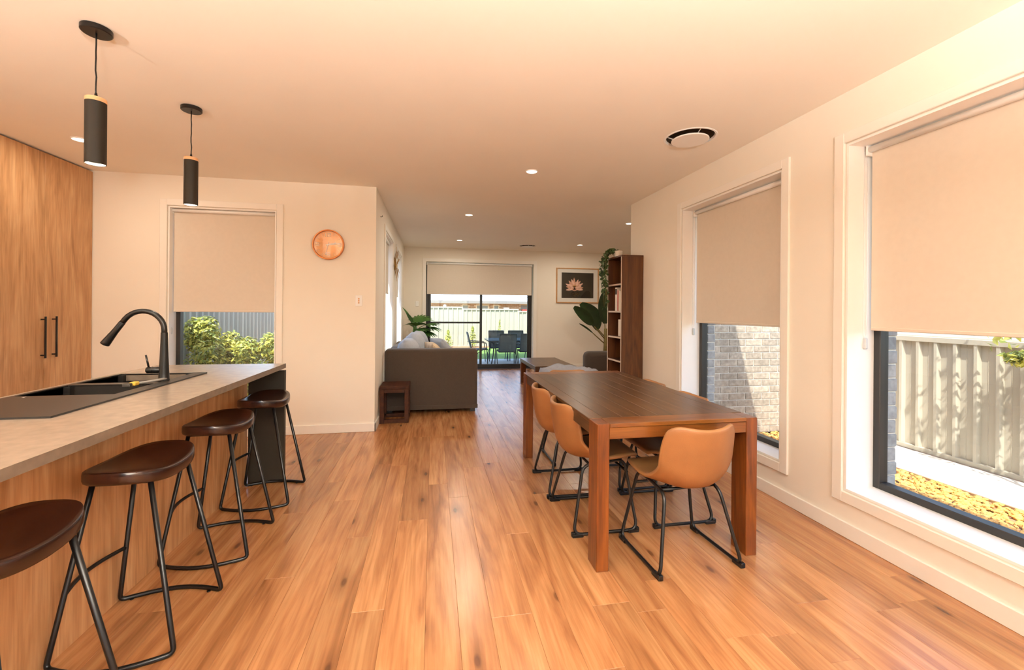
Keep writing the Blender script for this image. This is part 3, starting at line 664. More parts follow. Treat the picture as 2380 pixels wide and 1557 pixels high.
# ------------------------------------------------------------------ dining table
D = empty('dining_table', (1.313, 2.994, 0), label='long reddish brown timber dining table with plank top', cat='table')
tx0, tx1, ty0, ty1, tz = -.472, .472, -.915, .915, .768
for (sx, sy) in ((-1, -1), (1, -1), (-1, 1), (1, 1)):
    x0 = tx0 if sx < 0 else tx1 - .068; y0 = ty0 if sy < 0 else ty1 - .122
    boxo('leg', x0, x0 + .068, y0, y0 + .122, 0, tz - .001, TABLEW_Z, D, .003)
for sy in (-1, 1):
    y0 = ty0 + .004 if sy < 0 else ty1 - .030; boxo('apron', tx0 + .069, tx1 - .069, y0, y0 + .026, tz - .082, tz - .022, TABLEW_X, D, .002)
    y0 = ty0 if sy < 0 else ty1 - .125; boxo('end_board', tx0 + .069, tx1 - .069, y0, y0 + .125, tz - .0215, tz, TABLEW_X, D, .0025)
for sx in (-1, 1):
    x0 = tx0 + .004 if sx < 0 else tx1 - .030; boxo('apron', x0, x0 + .026, ty0 + .123, ty1 - .123, tz - .082, tz - .022, TABLEW, D, .002)
    x0 = tx0 if sx < 0 else tx1 - .085; boxo('edge_board', x0, x0 + .085, ty0 + .1255, ty1 - .1255, tz - .0215, tz, TABLEW, D, .0025)
npl = 7; wpl = (tx1 - tx0 - .171) / npl
for i in range(npl): boxo('plank', tx0 + .0855 + i * wpl + .0004, tx0 + .0855 + (i + 1) * wpl - .0004, ty0 + .1255, ty1 - .1255, tz - .0215, tz - .0003, TABLEW, D, .0005)
# ------------------------------------------------------------------ dining chairs
def make_chair():
    R = empty('dining_chair')
    prof = [(.225, .452), (.215, .464), (.15, .459), (.07, .445), (-.02, .432), (-.09, .425), (-.150, .430), (-.195, .458), (-.222, .505), (-.238, .565), (-.248, .635), (-.256, .70), (-.262, .748), (-.266, .784)]
    halfw = [.185, .198, .210, .217, .219, .216, .211, .209, .212, .215, .213, .208, .202, .190]
    nu = 16; th = .026
    def side(i): return max(0, (i - 3)) / (len(prof) - 1 - 3)
    P3 = []
    for i, ((y, z), hw) in enumerate(zip(prof, halfw)):
        row = []
        for j in range(nu + 1):
            u = -1 + 2 * j / nu; s = side(i)
            bend = abs(u) ** 2.3
            x = hw * u
            wrap = .115 * min(1, s * 1.6) * (1 - .30 * s)
            lift = .085 * math.exp(-((i - 6.6) / 2.2) ** 2)
            yy = y + wrap * bend; zz = z + lift * bend
            if i >= len(prof) - 3:
                k = i - (len(prof) - 4); zz -= .012 * k * abs(u) ** 8 ; zz += -.028 * (1 - u * u) * k / 3
            if i == 0: zz += -.004 * abs(u)
            row.append(Vector((x, yy, zz)))
        P3.append(row)
    nr = len(P3)
    def nrm(i, j):
        a = P3[min(i + 1, nr - 1)][j] - P3[max(i - 1, 0)][j]; c_ = P3[i][min(j + 1, nu)] - P3[i][max(j - 1, 0)]
        n = c_.cross(a); n.normalize(); return n
    bm = BM()
    top_ = [[bm.verts.new(P3[i][j] + nrm(i, j) * th * .5) for j in range(nu + 1)] for i in range(nr)]
    bot_ = [[bm.verts.new(P3[i][j] - nrm(i, j) * th * .5) for j in range(nu + 1)] for i in range(nr)]
    for i in range(nr - 1):
        for j in range(nu):
            f = bm.faces.new((top_[i][j], top_[i][j + 1], top_[i + 1][j + 1], top_[i + 1][j])); f.material_index = 1
            f = bm.faces.new((bot_[i][j], bot_[i + 1][j], bot_[i + 1][j + 1], bot_[i][j + 1])); f.material_index = 0
    loop = [(0, j) for j in range(nu + 1)] + [(i, nu) for i in range(1, nr)] + [(nr - 1, j) for j in range(nu - 1, -1, -1)] + [(i, 0) for i in range(nr - 2, 0, -1)]
    cen = Vector((0, 0, .55))
    mid = []
    for (i, j) in loop:
        t_, b_ = top_[i][j].co, bot_[i][j].co
        inner = P3[min(max(i, 1), nr - 2)][min(max(j, 1), nu - 1)]
        d = (P3[i][j] - inner).normalized(); mid.append(bm.verts.new((t_ + b_) / 2 + d * .010))
    for k in range(len(loop)):
        k2 = (k + 1) % len(loop); (i, j), (i2, j2) = loop[k], loop[k2]
        f = bm.faces.new((top_[i][j], mid[k], mid[k2], top_[i2][j2])); f.material_index = 0
        f = bm.faces.new((bot_[i][j], bot_[i2][j2], mid[k2], mid[k])); f.material_index = 0
    sh = obj('seat_shell', bm, [LEATHER, LEATHER_SHADED], R, True)
    md = sh.modifiers.new('smooth', 'SUBSURF'); md.levels = 1; md.render_levels = 1
    bm = BM(); jm = nu // 2; pts = [P3[i][jm] - nrm(i, jm) * (th * .5 - .0005) for i in range(5, nr)]
    tube(bm, pts, .0016, 6); obj('back_seam', bm, SEAMM, R)
    for s in (-1, 1):
        loop = fillet([(s * .243, -.205, .014), (s * .243, .205, .014), (s * .165, .150, .424), (s * .165, -.120, .398)], .055, 5, True)
        bm = BM(); tube(bm, loop, .0095, 10, True); fr = obj('leg_frame', bm, BLACKM, R)
        for sy in (-1, 1):
            bm = BM(); yc = sy * .178; box(bm, s * .243 - .013, s * .243 + .013, yc - .034, yc + .034, 0, .020, .003); box(bm, s * .243 - .012, s * .243 + .012, sy * .205 - .012, sy * .205 + .010, .004, .030, .003); obj('foot_pad', bm, BLACKM, fr)
    for (y, z, hx) in ((.13, .414, .165), (-.07, .394, .165), (.168, .345, .176)):
        bm = BM(); tube(bm, [(-hx, y, z), (hx, y, z)], .008, 8); obj('crossbar', bm, BLACKM, R)
    return R
chair = make_chair()
CH = ((1.367, 2.180, .05, 'tan leather dining chair at the near end of the table, back to the camera'),
      (1.040, 2.670, -PI / 2, 'tan leather dining chair on the kitchen side of the table, nearer one'),
      (1.035, 3.190, -PI / 2 - .02, 'tan leather dining chair on the kitchen side of the table, farther one'),
      (1.575, 2.685, PI / 2, 'tan leather dining chair on the window side of the table, nearer one'),
      (1.580, 3.225, PI / 2 + .02, 'tan leather dining chair on the window side of the table, farther one'),
      (1.29, 3.760, PI, 'tan leather dining chair at the far end of the table, only its top showing'))
for i, (x, y, rz, lab) in enumerate(CH):
    o = chair if i == 0 else copy_tree(chair)
    o.location = (x, y, 0); o.rotation_euler = (0, 0, rz); tag(o, lab, 'chair', 'dining chairs round the table')
# ------------------------------------------------------------------ clock, switches
C_ = empty('wall_clock', (-1.118, YK, 2.042), label='round copper wall clock on the kitchen wall', cat='clock')
b = BM(); lathe(b, [(.160, 0), (.162, -.004), (.162, -.040), (.159, -.044), (.151, -.044), (.148, -.040), (.148, -.02)], 64, axis='Y'); obj('rim', b, COPPER, C_, True, angle=.6)
b = BM(); lathe(b, [(.1485, -.020), (.1485, -.022)], 64, axis='Y'); obj('dial', b, COPFACE, C_)
def strokes(bm, segs, ox, oz, wd=.0048, y=-.0235):
    for (x0, z0, x1, z1) in segs:
        a, c = Vector((ox + x0, 0, oz + z0)), Vector((ox + x1, 0, oz + z1)); d = (c - a).normalized(); n = Vector((-d.z, 0, d.x)) * wd * .5; a = a - d * wd * .5; c = c + d * wd * .5
        v = [bm.verts.new((q.x, yy, q.z)) for yy in (y, y + .002) for q in (a + n, c + n, c - n, a - n)]
        for q in ((0, 1, 2, 3), (7, 6, 5, 4), (0, 4, 5, 1), (1, 5, 6, 2), (2, 6, 7, 3), (3, 7, 4, 0)): bm.faces.new([v[k] for k in q])
h2, w2 = .017, .017
def glyph(ch):
    l, r_, t, m, d = -w2, w2, h2, 0, -h2
    return {'1': [(0, t, 0, d)], '2': [(l, t, r_, t), (r_, t, r_, m), (r_, m, l, m), (l, m, l, d), (l, d, r_, d)], '3': [(l, t, r_, t), (r_, t, r_, d), (l, m, r_, m), (l, d, r_, d)],
            '6': [(r_, t, l, t), (l, t, l, d), (l, d, r_, d), (r_, d, r_, m), (r_, m, l, m)], '9': [(r_, m, l, m), (l, m, l, t), (l, t, r_, t), (r_, t, r_, d), (r_, d, l, d)]}[ch]
for s, ox, oz in (('1', -.030, .105), ('2', .006, .105), ('3', .112, 0), ('6', 0, -.105), ('9', -.112, 0)):
    b = BM(); strokes(b, glyph(s), ox, oz); obj('numeral', b, DIALW, C_)
b = BM()
for k in range(12):
    if k % 3:
        a = k * PI / 6; strokes(b, [(.105 * math.sin(a), .105 * math.cos(a), .132 * math.sin(a), .132 * math.cos(a))], 0, 0, .0022)
obj('hour_mark', b, DIALW, C_)
for nm, ang, ln, wd in (('hour_hand', 74, .075, .010), ('minute_hand', 84, .118, .008), ('second_hand', 195, .115, .005)):
    a = math.radians(ang); b = BM(); strokes(b, [(-.02 * math.sin(a), -.02 * math.cos(a), ln * math.sin(a), ln * math.cos(a))], 0, 0, wd, {'hour_hand': -.0242, 'minute_hand': -.0264, 'second_hand': -.0286}[nm]); obj(nm, b, DIALW, C_)
b = BM(); lathe(b, [(.148, -.036), (.148, -.038)], 48, axis='Y'); obj('clock_glass', b, glass('clock_glass', (0.97, 0.97, 0.97), .5), C_)
def switch(x, z, wd, h_, y, label, nb=3):
    s = empty('light_switch', (x, y, z), label=label, cat='switch'); boxo('plate', -wd / 2, wd / 2, -.009, 0, -h_ / 2, h_ / 2, WHITEP, s, .002)
    for k in range(nb): boxo('rocker', -.008, .008, -.012, -.0085, (k - (nb - 1) / 2) * .022 - .008, (k - (nb - 1) / 2) * .022 + .008, CAPW if nb == 3 else WHITEP, s, .001)
switch(-.803, 1.440, .072, .120, YK, 'white three button light switch below and beside the clock'); switch(-.345, 1.463, .07, .115, YF, 'white light switch on the far wall beside the sliding door', 2)
b = BM(); tube(b, fillet([(0, 0, 0), (.022, 0, 0), (.024, 0, .016)], .008), .003, 8); o = obj('wall_hook', b, BLACKM); o.location = (XL, 5.265, 2.45); tag(o, 'tiny dark hook high on the left living wall near the corner', 'hook')
# ------------------------------------------------------------------ sofa by the left wall
So = empty('sofa', (0, 6.6, 0), label='large grey sofa along the left wall, its tall arm facing the dining area', cat='sofa')
b = BM(); rounded_block(b, -.607, .588, -.985, -.76, .045, .833, .045); obj('arm', b, SOFAF, So, True)
b = BM(); box(b, -.600, .590, -.990, -.984, .05, .105, .004); obj('hem_band', b, SOFAF, So)
b = BM(); rounded_block(b, -.607, -.40, -.76, .93, .045, .80, .04); obj('back_frame', b, SOFAF, So, True)
b = BM(); rounded_block(b, -.40, .56, -.76, .93, .05, .30, .02); obj('seat_base', b, SOFAF, So, True)
for k in range(2):
    b = BM(); rounded_block(b, -.40, .57, -.755 + k * .84, .075 + k * .84, .30, .47, .05); obj('seat_cushion', b, SOFAL, So, True)
b = BM(); rounded_block(b, -.607, .50, .93, 1.10, .045, .60, .05); obj('far_arm', b, SOFAF, So, True)
for x, z in ((-.54, .0), (.53, .0)):
    for y in (-.92, 1.04): boxo('foot', x - .03, x + .03, y - .03, y + .03, 0, .05, BLACKM, So)
for i, (x, y, wd, ht, lean, z) in enumerate(((-.40, -.52, .46, .52, .34, .70), (-.33, -.06, .50, .56, .30, .74), (-.30, .46, .50, .54, .28, .74))):
    c = BM(); cushion(c, ht, wd, .30, 12, 3.2); o = obj('back_cushion', c, SOFAL); o.location = (x + .10, 6.6 + y, z)
    o.rotation_euler = (0, PI / 2 - lean, 0)
    tag(o, ('plump pale grey back cushion nearest the tall sofa arm', 'plump pale grey back cushion in the middle of the sofa back', 'plump pale grey back cushion at the far end of the sofa')[i], 'cushion', 'back cushions on the grey sofa')
for i, (x, y, z, m, ry, rz, lab) in enumerate(((.06, 6.30, .70, PATTERNC, .9, .3, 'beige patterned scatter cushion leaning on the sofa cushions'), (.16, 6.84, .72, SOFAL, .9, .5, 'white scatter cushion leaning behind the patterned one'))):
    c = BM(); cushion(c, .44, .44, .16, 10); o = obj('scatter_cushion', c, m); o.location = (x, y, z); o.rotation_euler = (0, ry, rz); tag(o, lab, 'cushion')
# ------------------------------------------------------------------ cube side table
U = empty('side_table', (-.444, 5.36, 0), label='dark timber open cube side table beside the grey sofa arm', cat='side table')
for x in (-.166, .118):
    for y in (-.168, .120): boxo('leg', x, x + .048, y, y + .048, 0, .402, DARKIN, U, .002)
boxo('top', -.168, .168, -.17, .17, .4025, .44, DARKIN, U, .003)
for y in (-.166, .122): boxo('bottom_rail', -.117, .117, y, y + .044, .0, .045, DARKIN, U, .002); boxo('top_rail', -.117, .117, y, y + .044, .36, .402, DARKIN, U, .002)
for x in (-.164, .120): boxo('side_rail', x, x + .044, -.119, .119, 0, .045, DARKIN, U, .002); boxo('side_rail', x, x + .044, -.119, .119, .36, .402, DARKIN, U, .002)
# ------------------------------------------------------------------ bookcase
K_ = empty('bookcase', (2.329, 4.905, 0), label='tall dark timber bookcase at the end of the right wall', cat='bookcase')
hz, x0, x1, y0, y1 = 2.018, -.140, .1365, -.205, .205
boxo('side_panel', x0, x1, y0, y0 + .020, 0, hz - .021, DARKW, K_, .001); boxo('side_panel', x0, x1, y1 - .020, y1, 0, hz - .021, DARKW, K_, .001)
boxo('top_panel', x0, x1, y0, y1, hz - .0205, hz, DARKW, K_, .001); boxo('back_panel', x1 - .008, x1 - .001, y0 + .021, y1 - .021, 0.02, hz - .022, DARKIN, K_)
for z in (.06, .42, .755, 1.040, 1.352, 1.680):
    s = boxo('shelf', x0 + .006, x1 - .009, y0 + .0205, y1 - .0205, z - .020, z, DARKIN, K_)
    boxo('edge_glint', x0 + .0035, x0 + .0055, y0 + .0205, y1 - .0205, z - .020, z, EDGE_GLINT, s)  # pale strip stands in for the glint along the shelf front
boxo('edge_glint', x0 - .002, x0 - .0002, y1 - .019, y1 - .001, .0, hz - .022, EDGE_GLINT, K_); boxo('edge_glint', x0 - .002, x0 - .0002, y0 + .001, y0 + .019, .0, hz - .022, EDGE_GLINT, K_)
def book(x, y, z, dx, dy, dz, m, label, spine=None):
    B = empty('book', (2.329 + x, 4.905 + y, z), label=label, cat='book')
    boxo('cover', -dx / 2, dx / 2, -dy / 2, dy / 2, 0, dz, m, B, .0015)
    if spine:
        for (a, e, c0, c1, mm) in spine: boxo('cover_print', -dx / 2 - .0008, -dx / 2 + .0005, a, e, c0, c1, mm, B)
book(-.03, -.005, 1.3525, .18, .055, .285, BOOKW, 'thick white book with a dark picture on its spine, upper shelf', [(-.026, .026, .20, .27, BOOKK)])
book(-.03, -.047, 1.3525, .17, .022, .250, BOOKR, 'thin book with a red spine beside the thick white book')
book(-.03, -.072, 1.3525, .17, .024, .255, BOOKC, 'cream book beside the red spined book'); book(-.03, -.103, 1.3525, .17, .030, .240, BOOKW, 'white book next to the cream book, upper shelf')
book(-.03, -.140, 1.3525, .16, .040, .245, BOOKC, 'pale book against the near side of the upper book shelf')
book(-.02, -.085, 1.0405, .14, .155, .205, BOOKW, 'white covered book facing out on the lower book shelf', [(-.060, .005, .07, .18, BOOKK)])
# ivy in a white pot on top
V_ = empty('ivy_plant', (2.285, 5.02, 2.018), label='trailing ivy in a white pot on top of the bookcase', cat='plant')
b = BM(); lathe(b, [(.040, 0), (.052, .012), (.057, .085), (.054, .088), (.050, .082), (.02, .078)], 28); obj('pot', b, POTW, V_, True, angle=.7)
ri = random.Random(5); leafm = None
bm = BM(); v = [bm.verts.new(p) for p in ((0, 0, 0), (.012, .011, .002), (.018, .024, 0), (.006, .030, -.002), (0, .044, -.006), (-.006, .030, -.002), (-.018, .024, 0), (-.012, .011, .002), (0, .020, .004))]
for k in range(8): bm.faces.new((v[k], v[(k + 1) % 8], v[8]))
leafm = bpy.data.meshes.new('leaf'); bm.to_mesh(leafm); bm.free(); leafm.materials.append(LEAFI)
for k in range(8):
    a = PI * (.72 + .07 * k); r0 = .05; dx = -.17 + .02 * (k % 3); dy = -.02 + .022 * k
    ln = ri.uniform(.28, .60) if k not in (2, 3) else .62
    pts = [Vector((0, 0, .08)), Vector((-.045, dy * .4, .115)), Vector((-.10, dy * .7, .10)), Vector((dx, dy, .02)), Vector((dx - .005, dy, -.12)), Vector((dx, dy * .9, -ln * .6)), Vector((dx + .01, dy, -ln))]
    pts = fillet(pts, .05, 3); bm = BM(); tube(bm, pts, .0018, 5); obj('vine', bm, STEMM, V_)
    for q in range(len(pts)):
        for rep in range(2):
            o = bpy.data.objects.new('leaf', leafm); link(o, V_); o.location = pts[q] + Vector((ri.uniform(-.02, .012), ri.uniform(-.02, .02), ri.uniform(-.02, .02)))
            o.rotation_euler = (ri.uniform(-2.3, -.5), ri.uniform(-.6, .6), ri.uniform(0, 6.28)); o.scale = [ri.uniform(.75, 1.3)] * 3
# ------------------------------------------------------------------ framed picture
P_ = empty('framed_picture', (3.3055, YF, 1.925), label='oak framed flower photograph with white mount on the far wall', cat='picture')
b = BM(); frame_rect(b, 1, -.030, 0, -.514, .514, -.406, .406, .022, .002); obj('frame', b, FRAMEW, P_)
boxo('mount', -.492, .492, -.016, -.010, -.384, .384, MATW, P_); boxo('print', -.388, .388, -.0175, -.0162, -.290, .298, PRINTD, P_)
b = BM(); rg = random.Random(9)
def petal(bm, cx, cz, ang, l, wd, mi, y):
    d = Vector((math.sin(ang), 0, math.cos(ang))); n = Vector((d.z, 0, -d.x)); c = Vector((cx, y, cz))
    pr = ((0, .45), (.35, .9), (.62, 1.0), (.85, .55)); L_ = [c + d * l * t + n * wd * s_ * .5 for t, s_ in pr]; R_ = [c + d * l * t - n * wd * s_ * .5 for t, s_ in pr]
    for k in range(3):
        f = bm.faces.new([bm.verts.new(q) for q in (L_[k], L_[k + 1], R_[k + 1], R_[k])]); f.material_index = mi
    f = bm.faces.new([bm.verts.new(q) for q in (L_[3], c + d * l, R_[3])]); f.material_index = mi
cx, cz = -.075, -.07
for k in range(11): petal(b, cx, cz, -1.75 + k * 3.5 / 10 + .06 * math.sin(k * 2.3), .215 + .03 * math.cos((k - 5) * .3) + .012 * math.sin(k * 4.1), .056, 2 if k % 2 else 0, -.0180 - .0001 * (k % 2))
for k in range(8): petal(b, cx, cz - .01, -1.2 + k * .34, .165 + .02 * (k % 2), .05, 0 if k % 2 else 2, -.0184 - .0001 * (k % 2))
for k in range(5): petal(b, cx, cz - .03, -.5 + k * .25, .13, .035, 1 if k in (1, 2, 3) else 2, -.0188)
for k in range(7): petal(b, cx, cz + .02, 1.95 + k * .40, .085, .06, 2 if k % 2 else 0, -.0191 - .0001 * (k % 2))
obj('flower_print', b, [PETAL, PETALC, PETALB], P_)
b = BM(); leaf_cloud(b, (-.06, -.0181, -.20), (.12, .0003, .08), 70, .05, rg, 1, 0.0); obj('foliage_print', b, PRINTG, P_)
b = BM(); box(b, -.492, .492, -.0235, -.022, -.384, .384); obj('picture_glass', b, glass('picture_glass', (0.98, 0.98, 0.98), .6), P_)
# ------------------------------------------------------------------ gold wall art
G_ = empty('wall_art', (XL, 7.05, 2.07), label='gold starburst wall art between the left living windows', cat='wall art')
rg = random.Random(4)
for k in range(22):
    a = k * 2 * PI / 22 + rg.uniform(-.1, .1); l = rg.uniform(.20, .29); wd = .045; b = BM()
    d = Vector((0, math.cos(a), math.sin(a))); n = Vector((0, -d.z, d.y)); x = .016 + .018 * (k % 3)
    v = [b.verts.new(Vector((x, 0, 0)) + d * .10), b.verts.new(Vector((x + .012, 0, 0)) + d * l * .7 + n * wd * .5), b.verts.new(Vector((x + .018, 0, 0)) + d * l), b.verts.new(Vector((x + .012, 0, 0)) + d * l * .7 - n * wd * .5)]
    r = bmesh.ops.extrude_face_region(b, geom=[b.faces.new(v)]); bmesh.ops.translate(b, verts=[q for q in r['geom'] if isinstance(q, bmesh.types.BMVert)], vec=(.003, 0, 0)); obj('metal_leaf', b, GOLD, G_)
b = BM(); pts = [(.02, .10 * math.cos(2 * PI * k / 32), .10 * math.sin(2 * PI * k / 32)) for k in range(32)]; tube(b, pts, .008, 8, True); obj('ring', b, GOLD, G_)
b = BM(); tube(b, [(0, 0, .10), (.02, 0, .10)], .005, 6); obj('mount_pin', b, GOLD, G_)
# ------------------------------------------------------------------ palm in the far left corner
def blade(bm, p0, d, side, l, wd, droop, n=5):
    pts = []; p = Vector(p0); dd = Vector(d).normalized()
    for i in range(n + 1):
        t = i / n; pts.append((p.copy(), wd * (math.sin(PI * min(.98, .12 + t * .88)) ** .8)))
        dd = (dd + Vector((0, 0, -droop / n))).normalized(); p = p + dd * l / n
    s = Vector(side).normalized(); rows = []
    for i, (q, w_) in enumerate(pts): rows.append((bm.verts.new(q + s * w_ * .5), bm.verts.new(q - Vector((0, 0, w_ * .10))), bm.verts.new(q - s * w_ * .5)))
    for i in range(n):
        for k in range(2):
            f = bm.faces.new((rows[i][k], rows[i][k + 1], rows[i + 1][k + 1], rows[i + 1][k])); f.smooth = True
PA = empty('potted_palm', (-.36, 8.90, 0), label='green fan palm in a tan pot in the far left corner', cat='plant')
b = BM(); lathe(b, [(.09, 0), (.11, .01), (.14, .42), (.145, .43), (.135, .43), (.12, .39), (.02, .38)], 28); obj('pot', b, POTT, PA, True, angle=.7)
b = BM(); lathe(b, [(.060, .32), (.05, .6), (.055, .86), (.03, 1.0)], 12); obj('trunk', b, LEAFP, PA, True)
rg = random.Random(12)
for k, (az, el, l, fan) in enumerate(((-.25, .50, .50, 1), (-.9, .25, .42, 1), (.2, .25, .52, 1), (2.6, 1.12, .52, 0), (-1.9, .55, .42, 0), (-1.45, .60, .46, 1), (1.2, .9, .46, 1), (-.45, -.02, .46, 1), (-2.1, 1.0, .46, 0))):
    d = Vector((math.cos(az) * math.cos(el), math.sin(az) * math.cos(el), math.sin(el))); p0 = Vector((0, 0, .92)); p1 = p0 + d * l * .36
    b = BM(); tube(b, [p0 - Vector((0, 0, .1)), p0 + d * l * .2, p1], .008, 6); st = obj('leaf_stalk', b, LEAFP, PA)
    side = d.cross(Vector((0, 0, 1))).normalized(); b = BM()
    if fan:
        for q in range(9):
            a = (q - 4) * .20; dd = d * math.cos(a) + side * math.sin(a); ss = side * math.cos(a) - d * math.sin(a); blade(b, p1, dd + Vector((0, 0, .15)), ss, l * .78, .075, 0.9)
    else: blade(b, p1, d, side, l * .72, .10, .6)
    obj('leaf', b, LEAFP, st)
# ------------------------------------------------------------------ banana plant beside the picture
BA = empty('potted_banana_plant', (3.75, 8.85, 0), label='large leaf plant in a dark pot below the framed picture', cat='plant')
b = BM(); lathe(b, [(.13, 0), (.16, .01), (.19, .34), (.195, .36), (.18, .36), (.17, .31), (.02, .30)], 28); obj('pot', b, CHARC, BA, True, angle=.7)
b = BM(); tube(b, [(0, 0, .3), (.01, 0, .6), (.0, 0, .95)], [.055, .05, .035], 12); obj('trunk', b, STEMM, BA)
def big_leaf(base_, mid_, tip_, wd, side, name='leaf'):
    b = BM(); P0, P1, P2 = Vector(base_), Vector(mid_), Vector(tip_); n = 12; s = Vector(side).normalized(); rows = []
    for i in range(n + 1):
        t = i / n; q = P0 * (1 - t) ** 2 + P1 * 2 * t * (1 - t) + P2 * t * t; w_ = wd * (math.sin(PI * (.03 + .94 * t)) ** .55)
        nn = s.cross((P2 - P0)).normalized()
        rows.append([b.verts.new(q + s * w_ * .5 * u + nn * abs(u) * w_ * .12) for u in (-1, -.5, 0, .5, 1)])
    for i in range(n):
        for k in range(4):
            f = b.faces.new((rows[i][k], rows[i][k + 1], rows[i + 1][k + 1], rows[i + 1][k])); f.smooth = True
    return b
for (j, a, mid_, tip_, wd, sd) in ((((0, 0, .8), (-.02, 0, 1.06)), (-.02, -.0, 1.06), (-.10, .0, 1.45), (.02, .02, 1.83), .32, (1, .15, 0)),
                                 (((0, 0, .75), (-.17, .0, .93)), (-.17, 0, .93), (-.22, 0, 1.25), (-.60, -.05, 1.50), .34, (.75, .1, .6)),
                                 (((0, 0, .7), (-.3, -.1, 1.0)), (-.35, -.12, 1.05), (-.5, -.14, 1.2), (-.80, -.18, 1.42), .24, (.6, .1, .8)),
                                 (((0, 0, .7), (.3, -.1, 1.1)), (.3, -.1, 1.1), (.5, -.1, 1.5), (.75, -.1, 1.6), .3, (.4, .6, .3)),
                                 (((0, 0, .6), (-.30, -.02, .85)), (-.30, -.02, .85), (-.45, -.02, .98), (-.62, -.03, 1.06), .045, (.3, .2, .8))):
    b = BM(); tube(b, [j[0], (Vector(j[0]) + Vector(j[1])) / 2, j[1]], .012, 8); st = obj('leaf_stalk', b, STEMM, BA)
    obj('leaf', big_leaf(a, mid_, tip_, wd, sd), LEAFD, st)
# ------------------------------------------------------------------ coffee table
CT = empty('coffee_table', (1.945, 7.19, 0), label='low timber coffee table in front of the sliding door', cat='coffee table')
for x in (-.335, .245):
    for y in (-.60, .51): boxo('leg', x, x + .09, y, y + .09, 0, .385, TABLEW_Z, CT, .003)
boxo('top', -.338, .338, -.604, .604, .386, .452, TABLEW, CT, .003); boxo('shelf', -.30, .30, -.50, .50, .10, .125, TABLEW, CT, .002)
# ------------------------------------------------------------------ grey armchair end and ottoman at right
A2 = empty('armchair', (2.86, 6.72, 0), label='grey armchair behind the bookcase, its rounded back to the dining area', cat='armchair')
b = BM(); rounded_block(b, -.50, .50, -.40, -.18, .06, .705, .085, 5); obj('backrest', b, SOFAF, A2, True)
for sx in (-1, 1):
    b = BM(); rounded_block(b, min(sx * .395, sx * .26), max(sx * .395, sx * .26), -.18, .36, .06, .37, .05); obj('arm', b, SOFAF, A2, True)
b = BM(); rounded_block(b, -.258, .258, -.18, .36, .06, .34, .05); obj('seat', b, SOFAF, A2, True)
for x in (-.42, .42):
    for y in (-.30, .26): boxo('foot', x - .03, x + .03, y - .03, y + .03, 0, .065, BLACKM, A2)
OT = empty('ottoman', (1.99, 6.08, 0), label='low grey ottoman between the dining table and the coffee table', cat='ottoman')
b = BM(); rounded_block(b, -.36, .36, -.30, .30, .06, .46, .05); obj('cushion_block', b, SOFAF, OT, True)
for x in (-.3, .3):
    for y in (-.24, .24): boxo('foot', x - .02, x + .02, y - .02, y + .02, 0, .062, BLACKM, OT)
b = BM(); n = 26; rows = []
for i in range(n + 1):
    row = []
    for j in range(n + 1):
        u, v = -1 + 2 * i / n, -1 + 2 * j / n; x, y = u * .42, v * .36
        ex, ey = max(0, abs(x) - .355), max(0, abs(y) - .295); d = max(ex, ey)
        z = .470 + .012 * math.sin(5 * u + 3 * v) + .010 * math.sin(9 * v - 4 * u) + .03 * math.exp(-((u + .5 * v - .2) / .25) ** 2)
        if d > 0: z = .470 - d * 2.6 + .01 * math.sin(8 * u + 7 * v); x = math.copysign(min(abs(x), .368 + .01 * math.sin(9 * v)), x); y = math.copysign(min(abs(y), .308 + .01 * math.sin(9 * u)), y)
        row.append(b.verts.new((x, y, z)))
    rows.append(row)
for i in range(n):
    for j in range(n):
        f = b.faces.new((rows[i][j], rows[i + 1][j], rows[i + 1][j + 1], rows[i][j + 1])); f.smooth = True
o = obj('blanket', b, BLANKET); o.location = (1.99, 6.08, 0); md = o.modifiers.new('thick', 'SOLIDIFY'); md.thickness = .008; md.offset = 1; tag(o, 'rumpled pale grey blanket thrown over the low ottoman', 'blanket')
# ------------------------------------------------------------------ outdoors: ground
def plane_box(name, x0, x1, y0, y1, z0, z1, m): return tag(boxo(name, x0, x1, y0, y1, z0, z1, m), kind='structure')
plane_box('ground', -30, 34, -30, 60, GZ - .35, GZ - .06, SOIL)
plane_box('path', 4.605, 5.36, -8, 4.78, GZ - .06, GZ, CONC); plane_box('patio', -0.9, 6.4, 9.76, 13.19, GZ - .06, GZ, PATIO)
plane_box('lawn', -3.3, 9.0, 13.20, 17.0, GZ - .06, GZ - .005, GRASS); plane_box('garden_bed', -3.3, 9.0, 17.01, 17.72, GZ - .06, GZ + .01, SOIL)
plane_box('side_yard', -3.3, -.87, 5.12, 13.19, GZ - .06, GZ, SOIL); plane_box('rear_paving', -5, 5.3, -9, -3.85, GZ - .06, GZ, CONC)
plane_box('gravel_bed', 2.85, 4.6, -4, 4.79, GZ - .06, GZ - .015, SOIL); plane_box('kerb', 4.58, 4.604, -4, 4.78, GZ - .05, GZ + .004, SOIL)
